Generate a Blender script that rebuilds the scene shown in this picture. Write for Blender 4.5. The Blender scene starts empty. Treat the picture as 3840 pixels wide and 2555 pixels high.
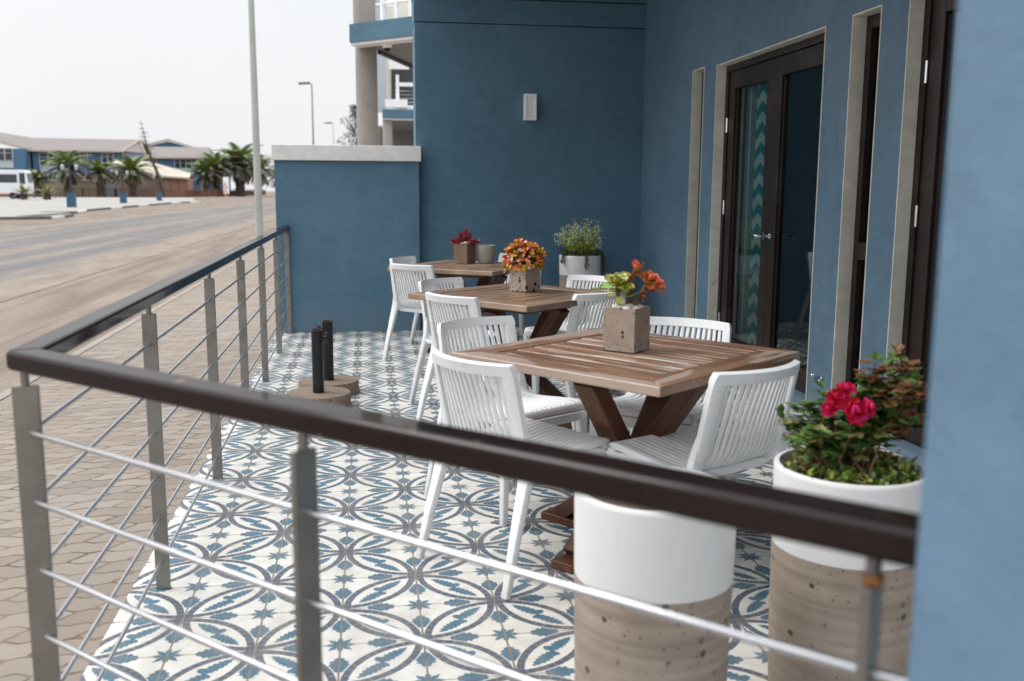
import bpy, bmesh, math, random
from mathutils import Vector, Matrix, Euler
R = math.radians
PI = math.pi
scene = bpy.context.scene
col = scene.collection
rnd = random.Random(7)

# ----------------------------------------------------------------- node helpers
class S:
    """a float socket with operators, so that shader maths reads like maths"""
    def __init__(s, nt, k): s.nt, s.k = nt, k
    def _m(s, op, *a, clamp=False):
        n = s.nt.nodes.new('ShaderNodeMath'); n.operation = op; n.use_clamp = clamp
        for i, v in enumerate((s,) + a):
            if isinstance(v, S): s.nt.links.new(v.k, n.inputs[i])
            else: n.inputs[i].default_value = v
        return S(s.nt, n.outputs[0])
    def __add__(s, o): return s._m('ADD', o)
    __radd__ = __add__
    def __mul__(s, o): return s._m('MULTIPLY', o)
    __rmul__ = __mul__
    def __sub__(s, o): return s._m('SUBTRACT', o)
    def __rsub__(s, o): return (s * -1.0) + o
    def __truediv__(s, o): return s._m('DIVIDE', o)
    def __lt__(s, o): return s._m('LESS_THAN', o)
    def __gt__(s, o): return s._m('GREATER_THAN', o)
    def abs(s): return s._m('ABSOLUTE')
    def sqrt(s): return s._m('SQRT')
    def floor(s): return s._m('FLOOR')
    def frac(s): return s._m('FRACT')
    def cos(s): return s._m('COSINE')
    def sin(s): return s._m('SINE')
    def sign(s): return s._m('SIGN')
    def mod(s, o): return s._m('FLOORED_MODULO', o)
    def min(s, o): return s._m('MINIMUM', o)
    def max(s, o): return s._m('MAXIMUM', o)
    def atan2(s, o): return s._m('ARCTAN2', o)
    def tri(s, p=1.0): return s._m('PINGPONG', p)
    def clamp(s): return s._m('ADD', 0.0, clamp=True)
    def pow(s, o): return s._m('POWER', o)

def lerp(a, b, f): return a + (b - a) * f
def ramp01(x, a, b):
    return ((x - a) / (b - a)).clamp()

class M:
    """material under construction"""
    def __init__(s, name):
        s.mat = bpy.data.materials.new(name); s.mat.use_nodes = True
        s.nt = s.mat.node_tree; s.n = s.nt.nodes; s.l = s.nt.links
        s.p = s.n['Principled BSDF']; s.out = s.n['Material Output']
    def new(s, t): return s.n.new(t)
    def pos(s):
        g = s.new('ShaderNodeNewGeometry'); return g.outputs['Position']
    def obj(s):
        g = s.new('ShaderNodeTexCoord'); return g.outputs['Object']
    def attr(s, name, what='Vector'):
        a = s.new('ShaderNodeAttribute'); a.attribute_name = name; return a.outputs[what]
    def xyz(s, v):
        x = s.new('ShaderNodeSeparateXYZ'); s.l.new(v, x.inputs[0])
        return [S(s.nt, o) for o in x.outputs]
    def vec(s, *a):
        c = s.new('ShaderNodeCombineXYZ')
        for i, v in enumerate(a):
            if isinstance(v, S): s.l.new(v.k, c.inputs[i])
            else: c.inputs[i].default_value = v
        return c.outputs[0]
    def scale(s, v, sc, off=(0, 0, 0)):
        m = s.new('ShaderNodeMapping'); s.l.new(v, m.inputs[0])
        m.inputs['Scale'].default_value = sc; m.inputs['Location'].default_value = off
        return m.outputs[0]
    def noise(s, v, scale, detail=4, rough=.55, dist=0.0, dim='3D'):
        t = s.new('ShaderNodeTexNoise'); s.l.new(v, t.inputs['Vector'])
        t.inputs['Scale'].default_value = scale; t.inputs['Detail'].default_value = detail
        t.inputs['Roughness'].default_value = rough; t.inputs['Distortion'].default_value = dist
        return S(s.nt, t.outputs[0])
    def voro(s, v, scale, feature='F1', rand=1.0):
        t = s.new('ShaderNodeTexVoronoi'); t.feature = feature; s.l.new(v, t.inputs['Vector'])
        t.inputs['Scale'].default_value = scale; t.inputs['Randomness'].default_value = rand
        return S(s.nt, t.outputs['Distance'])
    def vecadd(s, v, n, k=.012):
        a = s.new('ShaderNodeVectorMath'); a.operation = 'ADD'; s.l.new(v, a.inputs[0]); s.l.new((n * k).k, a.inputs[1]); return a.outputs[0]
    def mix(s, f, a, b, blend='MIX'):
        m = s.new('ShaderNodeMix'); m.data_type = 'RGBA'; m.blend_type = blend
        for sk, v in ((m.inputs[0], f), (m.inputs[6], a), (m.inputs[7], b)):
            if isinstance(v, S): s.l.new(v.k, sk)
            elif isinstance(v, bpy.types.NodeSocket): s.l.new(v, sk)
            elif isinstance(v, (int, float)): sk.default_value = v
            else: sk.default_value = (*v, 1)
        return m.outputs[2]
    def base(s, c):
        if isinstance(c, bpy.types.NodeSocket): s.l.new(c, s.p.inputs['Base Color'])
        else: s.p.inputs['Base Color'].default_value = (*c, 1)
    def set(s, **k):
        for n, v in k.items():
            i = s.p.inputs[n.replace('_', ' ')]
            if isinstance(v, S): s.l.new(v.k, i)
            else: i.default_value = v
        return s
    def bump(s, h, strength=.3, dist=.01):
        b = s.new('ShaderNodeBump'); b.inputs['Strength'].default_value = strength
        b.inputs['Distance'].default_value = dist
        s.l.new(h.k, b.inputs['Height']); s.l.new(b.outputs[0], s.p.inputs['Normal'])

def simple(name, c, rough=.5, metal=0.0, var=.12, vscale=6.0, bump=0.0, bscale=60.0, c2=None, world=False, **kw):
    if name.startswith(('far_', 'pale_', 'rusty', 'palm', 'brown', 'cream_f', 'orange_f')): c = tuple(q * .84 for q in c)
    m = M(name); v = m.pos() if world else m.obj()
    n = m.noise(v, vscale, 5)
    f = ramp01(n, .3, .7)
    a = tuple(x * (1 - var) for x in c); b = c2 or tuple(min(1, x * (1 + var)) for x in c)
    m.base(m.mix(f, a, b))
    m.set(Roughness=lerp(rough * .9, min(1, rough * 1.1), f), Metallic=metal, **kw)
    if bump: m.bump(m.noise(v, bscale, 4), bump, .004)
    return m.mat

# ----------------------------------------------------------------- materials
MAT = {}
def tile_material():
    m = M('encaustic_tile'); T = .25
    P = m.pos(); x, y, z = m.xyz(P)
    x = x / T; y = y / T
    i, j = x.floor(), y.floor()
    par = (i + j).mod(2.0)
    u0, v = x.frac(), y.frac()
    u = u0 + par * (1.0 - 2.0 * u0)
    # hand cut look: a little wobble of the outlines
    wob = (m.noise(P, 45, 3) - .5) * .022
    d1 = ((u - 1) * (u - 1) + v * v).sqrt(); d2 = (u * u + (v - 1) * (v - 1)).sqrt()
    mm = d1.max(d2) + wob
    band = (mm > .902) * (mm < .995)
    # joints across the band
    ang = ((v).atan2(1.0 - u)).max(0.0) * (d1 > d2) + ((1.0 - v).atan2(u)) * (d1 < d2)
    seg = ((ang * (12 / (PI / 2))).frac() - .5).abs() > .465
    # leaf sprig along the diagonal
    s_ = (u + v) * .70711 - .70711; t_ = (v - u) * .70711
    sg = s_.sign(); sa = s_.abs(); tp = t_ * sg
    w = .060 - ((sa - .17) / .26) * ((sa - .17) / .26) * .060 + ((sa * 14.0).frac() - .5).abs() * .055
    leaf = ((tp - .03).abs() + wob < w) * (sa < .43)
    lobe = ((s_ - .03) / .055) * ((s_ - .03) / .055) + ((t_ - .075) / .07) * ((t_ - .075) / .07) < 1.0
    lobe2 = ((s_ + .02) / .04) * ((s_ + .02) / .04) + ((t_ + .06) / .06) * ((t_ + .06) / .06) < 1.0
    leaf = leaf.max(lobe).max(lobe2) * (mm < .86)
    # half leaves on the tile edges
    def half(a, b):
        ww = .112 - (a / .185) * (a / .185) * .112 + ((a.abs() * 13.0).frac() - .5).abs() * .075 - .012
        return (b + wob < ww) * (a.abs() < .2)
    e = half(u - .5, v.min(1.0 - v)).max(half(v - .5, u.min(1.0 - u))) * (mm > 1.01)
    # eight lobed star on the odd corners
    up = u > v
    r = d1.min(d2)
    th = up * v.atan2(1.0 - u) + (1.0 - up) * (1.0 - v).atan2(u)
    star = (r + wob < (th * 8.0).cos() * .042 + .142 + (th * 24.0).cos() * .014)
    blue = leaf.max(e).max(star)
    scal = (((s_ * 26.0).frac() - .5).abs() + t_.abs() * 2.0).frac()
    vein = (((s_ * 15.0 + t_.abs() * 11.0).frac() - .5).abs() > .36).max(((t_ * 22.0).frac() - .5).abs() > .44) * blue
    gx = (u0.min(1.0 - u0) < .0125); gy = (v.min(1.0 - v) < .0075)
    grout = gx.max(gy)
    big = m.noise(P, 1.3, 5); fine = m.noise(P, 120, 3); mid = m.noise(P, 14, 5)
    cream = m.mix(ramp01(mid, .35, .75), (.735, .72, .67), (.64, .61, .55))
    slate = m.mix(ramp01(fine, .35, .7), (.062, .076, .100), (.145, .162, .194))
    bl = m.mix(ramp01(fine, .3, .75), (.062, .152, .215), (.125, .235, .295))
    bl = m.mix(vein * .75, bl, (.05, .11, .16))
    c = m.mix(band, cream, slate)
    c = m.mix(band * seg * .6, c, (.42, .42, .42))
    c = m.mix(blue, c, bl)
    rim = blue * (1.0 - m.noise(P, 70, 2)) * .3
    c = m.mix(rim, c, (.06, .14, .21))
    c = m.mix(grout, c, m.mix(ramp01(mid, .3, .7), (.145, .115, .09), (.30, .255, .20)))
    # thin dark outline of every shape, as cut into the cement
    c = m.mix(ramp01(big, .5, .72) * .28, c, m.mix(1.0, c, (.72, .66, .58), 'MULTIPLY'))
    c = m.mix((m.voro(P, 9.0) < .045) * .5, c, (.2, .17, .14))
    wn = m.new('ShaderNodeTexWhiteNoise'); wn.noise_dimensions = '2D'; m.l.new(m.vec(i, j, 0.0), wn.inputs['Vector'])
    c = m.mix(S(m.nt, wn.outputs['Value']) * .16, c, m.mix(1.0, c, (.72, .70, .66), 'MULTIPLY'))
    dirt = ramp01(m.noise(P, 4.5, 6, .7), .48, .70) * .36
    c = m.mix(dirt, c, (.36, .31, .255))
    c = m.mix((m.voro(P, 21.0) < .05) * ramp01(m.noise(P, 3.0, 2), .5, .6) * .6, c, (.20, .165, .13))
    m.base(c)
    m.set(Roughness=lerp(.42, .62, ramp01(mid, .3, .7)), Specular_IOR_Level=.4)
    m.bump((1.0 - grout) * .6 + (1.0 - blue) * .22 + vein * -.3 + fine * .08, .5, .004)
    return m.mat

def plaster(name, c, streak=0.0):
    m = M(name); P = m.pos()
    a = m.noise(P, .8, 6); b = m.noise(P, 9, 6, .65); f = m.noise(P, 150, 4, .6)
    st = m.noise(m.scale(P, (14, 14, 1.1)), 1, 5, .7); tro = m.noise(m.scale(P, (3, 3, 5)), 1, 6, .7, 1.2)
    dk = tuple(k * .79 for k in c); lt = tuple(min(1, k * 1.12) for k in c)
    k = m.mix(ramp01(a * .45 + b * .25 + tro * .3, .38, .62), dk, lt)
    k = m.mix(ramp01(st, .56, .8) * (.14 + streak), k, tuple(q * .45 for q in c))
    fl = (m.voro(m.scale(P, (1, 1, .35)), 34) < .13) * ramp01(m.noise(P, 2.2, 3), .52, .72) * (.12 + streak)
    k = m.mix(fl, k, tuple(q * .3 for q in c))
    x, y, z = m.xyz(P)
    dust = ramp01(z + (b - .5) * .5 + (st - .5) * .3, .30, .02) * .45
    k = m.mix(dust, k, tuple(q * .55 + .13 for q in c))
    crk = (m.voro(m.vecadd(P, m.noise(P, 6, 4), .18), 1.15, 'DISTANCE_TO_EDGE') < .0028) * ramp01(m.noise(m.scale(P, (1, 1, 1), (4, 2, 7)), .7, 2), .52, .60)
    k = m.mix(crk * .45, k, tuple(q * .35 for q in c))
    m.base(k); m.set(Roughness=.62, Specular_IOR_Level=.3)
    m.bump(f * .5 + b * .9 + m.noise(P, 40, 4) * .55 + tro * 1.2, .45, .007)
    return m.mat

def wood(name, a, b, dark, wet=0.0, rough=.5, spec=.5):
    a, b, dark = (tuple(q * .88 for q in k) for k in (a, b, dark))
    m = M(name); G = m.attr('gcoord'); tint = m.attr('tint', 'Fac')
    t = S(m.nt, tint)
    n1 = m.noise(m.scale(G, (1.6, 26, 26)), 1.0, 6, .62, .6)
    n2 = m.noise(m.scale(G, (5, 160, 160)), 1.0, 4, .6)
    n3 = m.noise(m.scale(G, (.9, 3, 3)), 2.0, 4)
    c = m.mix(ramp01(n1, .32, .68), a, b)
    c = m.mix(ramp01(n2, .48, .70) * .62, c, dark)
    c = m.mix(ramp01(n3, .45, .72) * .6, c, dark)
    c = m.mix(t * .8, c, m.mix(1.0, c, (.60, .54, .5), 'MULTIPLY'))
    c = m.mix(ramp01(m.noise(m.obj(), 3.2, 4), .52, .70) * .35, c, tuple(min(1, q * 1.6 + .03) for q in a))
    if wet:
        O = m.obj()
        wn = m.noise(m.scale(G, (1.0, 5.5, 5.5)), 2.1, 4, .55, .5)
        wm = ramp01(wn, .52, .555)
        spots = (m.voro(O, 38) < .16) * ramp01(m.noise(O, 5, 2), .5, .6)
        # bleached streaks, with the sky's whitish sheen on wet patches put into the colour
        c = m.mix(wm * wet, c, (.50, .405, .335))
        c = m.mix(spots * .4, c, (.55, .47, .41))
        m.set(Roughness=lerp(rough, .3, wm), Specular_IOR_Level=spec)
    else:
        m.set(Roughness=lerp(rough * .85, min(1, rough * 1.15), n1), Specular_IOR_Level=spec)
    m.base(c); m.bump(n1 * .4 + n2 * .6, .35, .003)
    return m.mat

def concrete(name, a, b, pit=.5, pscale=26.0, strata=0.0, pitr=.14):
    a, b = (tuple(q * .90 for q in k) for k in (a, b))
    m = M(name); O = m.obj()
    n = m.noise(O, 7, 6, .6); f = m.noise(O, 90, 4)
    c = m.mix(ramp01(n, .3, .7), a, b)
    if strata:
        st = m.noise(m.scale(O, (1.2, 1.2, 42)), 1, 4, .6)
        c = m.mix(ramp01(st, .42, .66) * strata, c, tuple(k * .62 for k in a))
    O = m.vecadd(O, m.noise(O, 60, 2)); pz = m.voro(O, pscale); keep = ramp01(m.noise(O, 9, 3), .44, .52)
    pits = (pz < pitr) * keep
    small = (m.voro(O, pscale * 2.6) < pitr * .9) * ramp01(m.noise(m.scale(O, (1, 1, 1), (3, 1, 4)), 8, 3), .44, .52)
    pits = pits.max(small) * pit
    c = m.mix(pits, c, (.055, .035, .028))
    m.base(c); m.set(Roughness=.8, Specular_IOR_Level=.25)
    m.bump(f * .3 + n * .3 - pits, .5, .004)
    return m.mat

def vcol(name, rough=.45, trans=.0, spec=.5):
    m = M(name); c = m.attr('Col', 'Color')
    n = m.noise(m.obj(), 60, 3)
    m.base(m.mix(ramp01(n, .3, .75) * .35, c, m.mix(1.0, c, (.6, .6, .55), 'MULTIPLY')))
    m.set(Roughness=rough, Specular_IOR_Level=spec)
    if trans:
        m.set(Subsurface_Weight=trans)
        m.p.inputs['Subsurface Radius'].default_value = (.01, .008, .004)
        m.p.inputs['Subsurface Scale'].default_value = .4
    return m.mat

def glass(name, tint=(.68, .86, .88)):
    m = M(name); m.n.remove(m.p)
    tr = m.new('ShaderNodeBsdfTransparent'); tr.inputs[0].default_value = (*tint, 1)
    gl = m.new('ShaderNodeBsdfGlossy'); gl.inputs['Roughness'].default_value = .01
    gl.inputs[0].default_value = (.85, .98, 1, 1)
    fr = m.new('ShaderNodeFresnel'); fr.inputs[0].default_value = 1.85
    wob = m.new('ShaderNodeBump'); wob.inputs['Strength'].default_value = .02
    mx = m.new('ShaderNodeMixShader')
    m.l.new(fr.outputs[0], mx.inputs[0]); m.l.new(tr.outputs[0], mx.inputs[1]); m.l.new(gl.outputs[0], mx.inputs[2])
    m.l.new(mx.outputs[0], m.out.inputs[0])
    return m.mat

def paver_material():
    m = M('interlocking_paver'); P = m.pos(); x, y, z = m.xyz(P)
    bw, bh = .225, .1125
    x2 = x + (y * (2 * PI / bh)).sin() * .021 + (y * (4 * PI / bh)).sin() * .006 + (m.noise(P, 30, 3) - .5) * .014
    y2 = y + (x * (4 * PI / bw)).sin() * .0085 + (m.noise(m.scale(P, (1, 1, 1), (5, 5, 5)), 26, 4) - .5) * .016
    row = (y2 / bh).floor()
    xx = x2 / bw + (row.mod(2.0)) * .5
    fx, fy = xx.frac(), (y2 / bh).frac()
    jw = .004 + ramp01(m.noise(P, 3.5, 3), .35, .75) * .007
    joint = ((fx.min(1.0 - fx) * bw < jw * 1.15).max(fy.min(1.0 - fy) * bh < jw))
    wn = m.new('ShaderNodeTexWhiteNoise'); wn.noise_dimensions = '2D'
    m.l.new(m.vec(xx.floor(), row, 0.0), wn.inputs['Vector'])
    rv = S(m.nt, wn.outputs['Value'])
    n = m.noise(P, 30, 5); big = m.noise(P, .9, 4)
    c = m.mix(rv, (.27, .232, .20), (.385, .34, .30))
    c = m.mix(ramp01(n, .4, .75) * .5, c, (.30, .255, .22))
    c = m.mix(ramp01(big, .42, .7) * .5, c, (.35, .285, .225))
    c = m.mix(joint * (.45 + ramp01(m.noise(P, 6, 3), .35, .65) * .45), c, m.mix(ramp01(n, .3, .7), (.10, .068, .048), (.20, .145, .105)))
    m.base(m.mix(1.0, c, (.86, .85, .83), 'MULTIPLY')); m.set(Roughness=.9, Specular_IOR_Level=.2)
    m.bump((1.0 - joint) + n * .3, .6, .008)
    return m.mat

def ground_material():
    m = M('sand_ground'); P = m.pos(); x, y, z = m.xyz(P)
    n = m.noise(m.scale(P, (1.1, .22, 1)), 1.4, 6, .6, .5); f = m.noise(P, 9, 6, .7); s2 = m.noise(m.scale(P, (3.2, .16, 1)), 1, 5)
    c = m.mix(ramp01(n, .33, .68), (.225, .172, .132), (.36, .292, .235))
    c = m.mix(ramp01(s2, .5, .72) * .85, c, (.19, .145, .115))
    c = m.mix(ramp01(f, .52, .75) * .5, c, (.42, .36, .305))
    trk = ramp01(m.noise(m.scale(P, (5.5, .09, 1)), 1.0, 4, .6), .56, .64)
    c = m.mix(trk * .55, c, (.165, .125, .10))
    c = m.mix(ramp01(m.noise(P, 26, 4, .7), .5, .66) * .5, c, (.20, .155, .125))
    c = m.mix((m.voro(P, 5.5) < .08) * .7, c, (.12, .095, .08)); c = m.mix((m.voro(P, 13) < .10) * ramp01(m.noise(P, 1.1, 2), .45, .6) * .6, c, (.48, .44, .39))
    m.base(m.mix(1.0, c, (.80, .825, .85), 'MULTIPLY')); m.set(Roughness=.95, Specular_IOR_Level=.15)
    m.bump(f * .5 + n, .6, .03)
    return m.mat

def road_material():
    m = M('asphalt_road'); P = m.pos(); x, y, z = m.xyz(P)
    edge = ((x + 8.6).abs() - 3.1 + (m.noise(m.scale(P, (.9, .25, 1)), 1.0, 6, .65) - .5) * 2.6)
    sand = ramp01(edge, -.25, .45)
    mid = ramp01(((x + 8.0 + (m.noise(m.scale(P, (.3, .12, 1)), 1, 4) - .5) * 1.4).abs()), .55, .12) * .8
    lane = ramp01(m.noise(m.scale(P, (1.9, .05, 1)), 1.0, 5, .6), .47, .62) * .75
    n = m.noise(P, 40, 4); b = m.noise(P, .6, 4)
    c = m.mix(ramp01(n, .3, .7), (.165, .153, .142), (.235, .218, .203))
    c = m.mix(ramp01(b, .4, .65) * .5, c, (.17, .16, .152))
    sd = m.mix(ramp01(m.noise(m.scale(P, (1, .3, 1)), 3, 5), .3, .7), (.25, .19, .145), (.37, .30, .24))
    trk = ramp01(m.noise(m.scale(P, (4.5, .05, 1)), 1.0, 4, .6), .55, .63)
    c = m.mix(trk * .5, c, (.11, .105, .10))
    c = m.mix((m.voro(m.scale(P, (1, .5, 1)), 1.1, 'DISTANCE_TO_EDGE') < .012) * ramp01(m.noise(P, .35, 2), .5, .6) * .6, c, (.08, .075, .07))
    c = m.mix(sand.max(mid).max(lane), c, sd)
    c = m.mix(ramp01(m.noise(P, 18, 4, .7), .5, .68) * .3, c, (.17, .14, .12))
    m.base(m.mix(1.0, c, (.80, .825, .85), 'MULTIPLY')); m.set(Roughness=.85, Specular_IOR_Level=.25)
    m.bump(n, .4, .01)
    return m.mat

def build_materials():
    MAT['tile'] = tile_material()
    MAT['blue'] = plaster('blue_plaster', (.100, .198, .278))
    MAT['blue_pillar'] = plaster('blue_plaster_pillar', (.122, .210, .305))
    MAT['blue_side'] = plaster('blue_plaster_worn', (.132, .222, .306), .35)
    MAT['cream'] = plaster('cream_plaster', (.80, .775, .685))
    MAT['coping'] = plaster('coping_plaster', (.86, .86, .82))
    MAT['soffit'] = plaster('grey_soffit', (.26, .26, .27))
    MAT['table_a'] = wood('weathered_teak_damp', (.46, .27, .16), (.235, .115, .064), (.080, .040, .025), .72, .38, .6)
    MAT['table_b'] = wood('weathered_teak', (.54, .36, .225), (.32, .195, .115), (.095, .058, .036), .22, .32, .65)
    MAT['leg_wood'] = wood('oiled_teak', (.215, .088, .040), (.12, .046, .022), (.04, .018, .010), 0, .42, .45)
    MAT['frame_wood'] = wood('dark_stained_wood', (.038, .021, .017), (.026, .015, .012), (.012, .007, .006), 0, .42, .35)
    m = M('white_plastic'); O = m.obj(); oi = m.new('ShaderNodeObjectInfo'); rv = S(m.nt, oi.outputs['Random'])
    P = m.vecadd(O, rv, 40.0); n = m.noise(P, 7, 6, .7); x, y, z = m.xyz(O)
    scf = ramp01(m.noise(m.scale(P, (3, 3, 22)), 3, 4), .58, .66) * .18
    low = ramp01(z + (n - .5) * .2, .16, .0) * .5
    c = m.mix(rv * .5, (.87, .88, .885), (.84, .85, .845))
    c = m.mix((ramp01(n, .52, .75) * .16 + scf + low).clamp(), c, (.50, .455, .39))
    m.base(c); m.set(Roughness=lerp(.32, .5, n), Specular_IOR_Level=.45); MAT['plastic'] = m.mat
    MAT['steel'] = simple('brushed_steel', (.275, .265, .248), .40, .85, var=.16, vscale=9, bump=.05, bscale=200)
    MAT['rod'] = simple('polished_steel_rod', (.56, .57, .59), .25, .9, var=.08)
    MAT['chrome'] = simple('chrome', (.75, .75, .76), .14, 1.0, var=.05)
    m = M('dark_handrail_paint'); O = m.pos()
    n = m.noise(O, 5, 5); ch = ramp01(m.noise(O, 11, 3), .70, .735)
    m.base(m.mix(ch * .8, m.mix(ramp01(n, .3, .7), (.013, .007, .006), (.022, .0125, .011)), (.30, .14, .11)))
    m.set(Roughness=lerp(.05, .13, n), Specular_IOR_Level=.0, Coat_Weight=.6, Coat_Roughness=.07)
    MAT['rail'] = m.mat
    MAT['cube'] = concrete('pitted_cast_concrete', (.37, .285, .22), (.52, .43, .355), .97, 30, 0, .23)
    MAT['cube_pit'] = concrete('speckled_cast_concrete', (.40, .315, .25), (.54, .45, .38), 1.0, 27, 0, .33)
    MAT['cube_dark'] = concrete('brown_cast_concrete', (.215, .145, .10), (.31, .225, .155), .85, 28, 0, .22)
    MAT['cup'] = concrete('grey_cast_concrete', (.40, .37, .33), (.50, .475, .435), .25, 40)
    MAT['pot_low'] = concrete('stratified_pot_concrete', (.36, .285, .225), (.48, .40, .33), .85, 21, .5, .17)
    m = M('white_glaze'); O = m.obj(); n = m.noise(O, 5, 6, .65)
    drip = ramp01(m.noise(m.scale(O, (16, 16, 1.5)), 1, 4), .56, .75) * .12
    crk = (m.voro(m.vecadd(O, m.noise(O, 7, 3), .12), 3.1, 'DISTANCE_TO_EDGE') < .0035) * ramp01(m.noise(O, 3.5, 2), .54, .58) * .14
    m.base(m.mix((ramp01(n, .5, .75) * .12 + drip + crk).clamp(), (.765, .76, .745), (.45, .40, .34)))
    m.set(Roughness=lerp(.3, .45, n)); m.bump(n, .08, .004); MAT['pot_high'] = m.mat
    MAT['soil'] = simple('potting_soil', (.11, .07, .05), .95, var=.5, vscale=40, bump=.8, bscale=60)
    MAT['pebble'] = simple('white_pebble', (.74, .69, .62), .6, var=.12, vscale=20)
    MAT['agg'] = None
    m = M('exposed_aggregate'); O = m.obj()
    v = m.voro(O, 150); n = m.noise(O, 90, 3)
    m.base(m.mix(ramp01(v, .2, .6), m.mix(ramp01(n, .3, .7), (.34, .26, .195), (.54, .45, .37)), (.15, .105, .075)))
    m.set(Roughness=.9); m.bump(v, -.7, .005); MAT['agg'] = m.mat
    MAT['black'] = simple('black_paint', (.008, .010, .013), .3, var=.3, Specular_IOR_Level=.5)
    MAT['rust'] = simple('rusty_steel', (.12, .06, .035), .75, var=.4, vscale=30)
    MAT['orange_rust'] = simple('orange_rust', (.36, .15, .05), .85, var=.35, vscale=60)
    MAT['leaf'] = vcol('succulent_leaf', .34, .12)
    MAT['herb'] = vcol('herb_leaf', .5)
    MAT['petal'] = vcol('rose_petal', .5, .1)
    MAT['bark'] = simple('plant_bark', (.16, .085, .045), .8, var=.4, vscale=30, bump=.4)
    MAT['glass'] = glass('door_glass')
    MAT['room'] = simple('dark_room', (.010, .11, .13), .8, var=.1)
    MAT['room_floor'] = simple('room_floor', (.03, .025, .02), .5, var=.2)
    m = M('chevron_drape'); x, y, z = m.xyz(m.obj())
    k = ((z / .15 + ((y / .085).tri(1.0)) * .42).frac() < .5)
    m.base(m.mix(k, (.58, .58, .55), (.012, .23, .245))); m.set(Roughness=.9); MAT['chevron'] = m.mat
    MAT['drape'] = simple('grey_drape', (.55, .54, .52), .9, var=.1)
    MAT['paver'] = paver_material(); MAT['ground'] = ground_material(); MAT['road'] = road_material()
    MAT['pave'] = simple('pale_concrete_paving', (.385, .365, .335), .85, var=.12, vscale=.35, world=True)
    MAT['kerb'] = simple('weathered_kerb', (.13, .12, .11), .9, var=.3, vscale=2)
    MAT['kerb_white'] = simple('white_kerb_paint', (.72, .70, .66), .8, var=.1, vscale=2)
    MAT['kerb_side'] = simple('pale_kerb', (.34, .295, .25), .9, var=.15, vscale=2)
    MAT['galv'] = simple('galvanised_pole', (.44, .47, .44), .6, .15, var=.15, vscale=1.2)
    MAT['lamp_grey'] = simple('lamp_grey', (.22, .21, .19), .6, var=.1)
    MAT['white'] = simple('white_paint', (.93, .935, .94), .5, var=.04)
    MAT['diffuser'] = simple('frosted_diffuser', (.82, .82, .82), .4, var=.03)
    MAT['colm'] = plaster('grey_column', (.37, .34, .305))
    MAT['far_blue'] = simple('far_blue_wall', (.10, .215, .36), .8, var=.1, vscale=.4)
    MAT['far_blue_pale'] = simple('far_pale_blue_wall', (.42, .50, .62), .8, var=.06, vscale=.4)
    MAT['far_white'] = simple('far_white_panel', (.58, .64, .70), .8, var=.05)
    MAT['roof'] = simple('far_roof_sheet', (.275, .243, .226), .85, var=.06, vscale=.5)
    MAT['fascia'] = simple('cream_fascia', (.62, .54, .43), .8, var=.06)
    MAT['far_cream'] = simple('far_cream_wall', (.60, .52, .40), .9, var=.06, vscale=.4)
    m = M('brown_brick'); O = m.pos(); b = m.new('ShaderNodeTexBrick'); m.l.new(m.scale(O, (1, 1, 1)), b.inputs[0])
    b.inputs['Color1'].default_value = (.20, .105, .085, 1); b.inputs['Color2'].default_value = (.16, .085, .07, 1)
    b.inputs['Mortar'].default_value = (.22, .15, .12, 1); b.inputs['Scale'].default_value = 1.2
    m.base(b.outputs[0]); m.set(Roughness=.9); MAT['brick'] = m.mat
    MAT['gate'] = simple('brown_garage_door', (.33, .18, .125), .8, var=.12, vscale=1)
    MAT['win'] = simple('dark_window', (.045, .05, .06), .15, var=.3, vscale=.8)
    MAT['win_red'] = simple('red_curtain_window', (.22, .035, .03), .4, var=.2)
    MAT['win_yel'] = simple('yellow_curtain_window', (.55, .42, .12), .4, var=.2)
    MAT['fence'] = simple('rusty_red_fence', (.19, .085, .055), .8, var=.25, vscale=1)
    MAT['fence_top'] = simple('orange_fence_post', (.29, .13, .075), .8, var=.2, vscale=1)
    MAT['trunk'] = simple('palm_trunk', (.105, .085, .068), .95, var=.4, vscale=3, bump=.8, bscale=8)
    MAT['frond'] = vcol('palm_frond', .6)
    MAT['pole_blue'] = simple('pedestal_blue', (.035, .095, .155), .6, var=.15)
    MAT['pole_dark'] = simple('lamp_post_dark', (.02, .03, .04), .5, var=.2)
    MAT['bus'] = simple('white_vehicle_paint', (.76, .78, .80), .25, var=.03)
    MAT['tyre'] = simple('tyre', (.02, .02, .02), .8)
    MAT['red'] = simple('red_lens', (.62, .05, .02), .3)
    MAT['orange'] = simple('orange_lens', (.75, .25, .03), .35)
    MAT['sign_red'] = simple('sign_red', (.60, .03, .03), .5)
build_materials()

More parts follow.
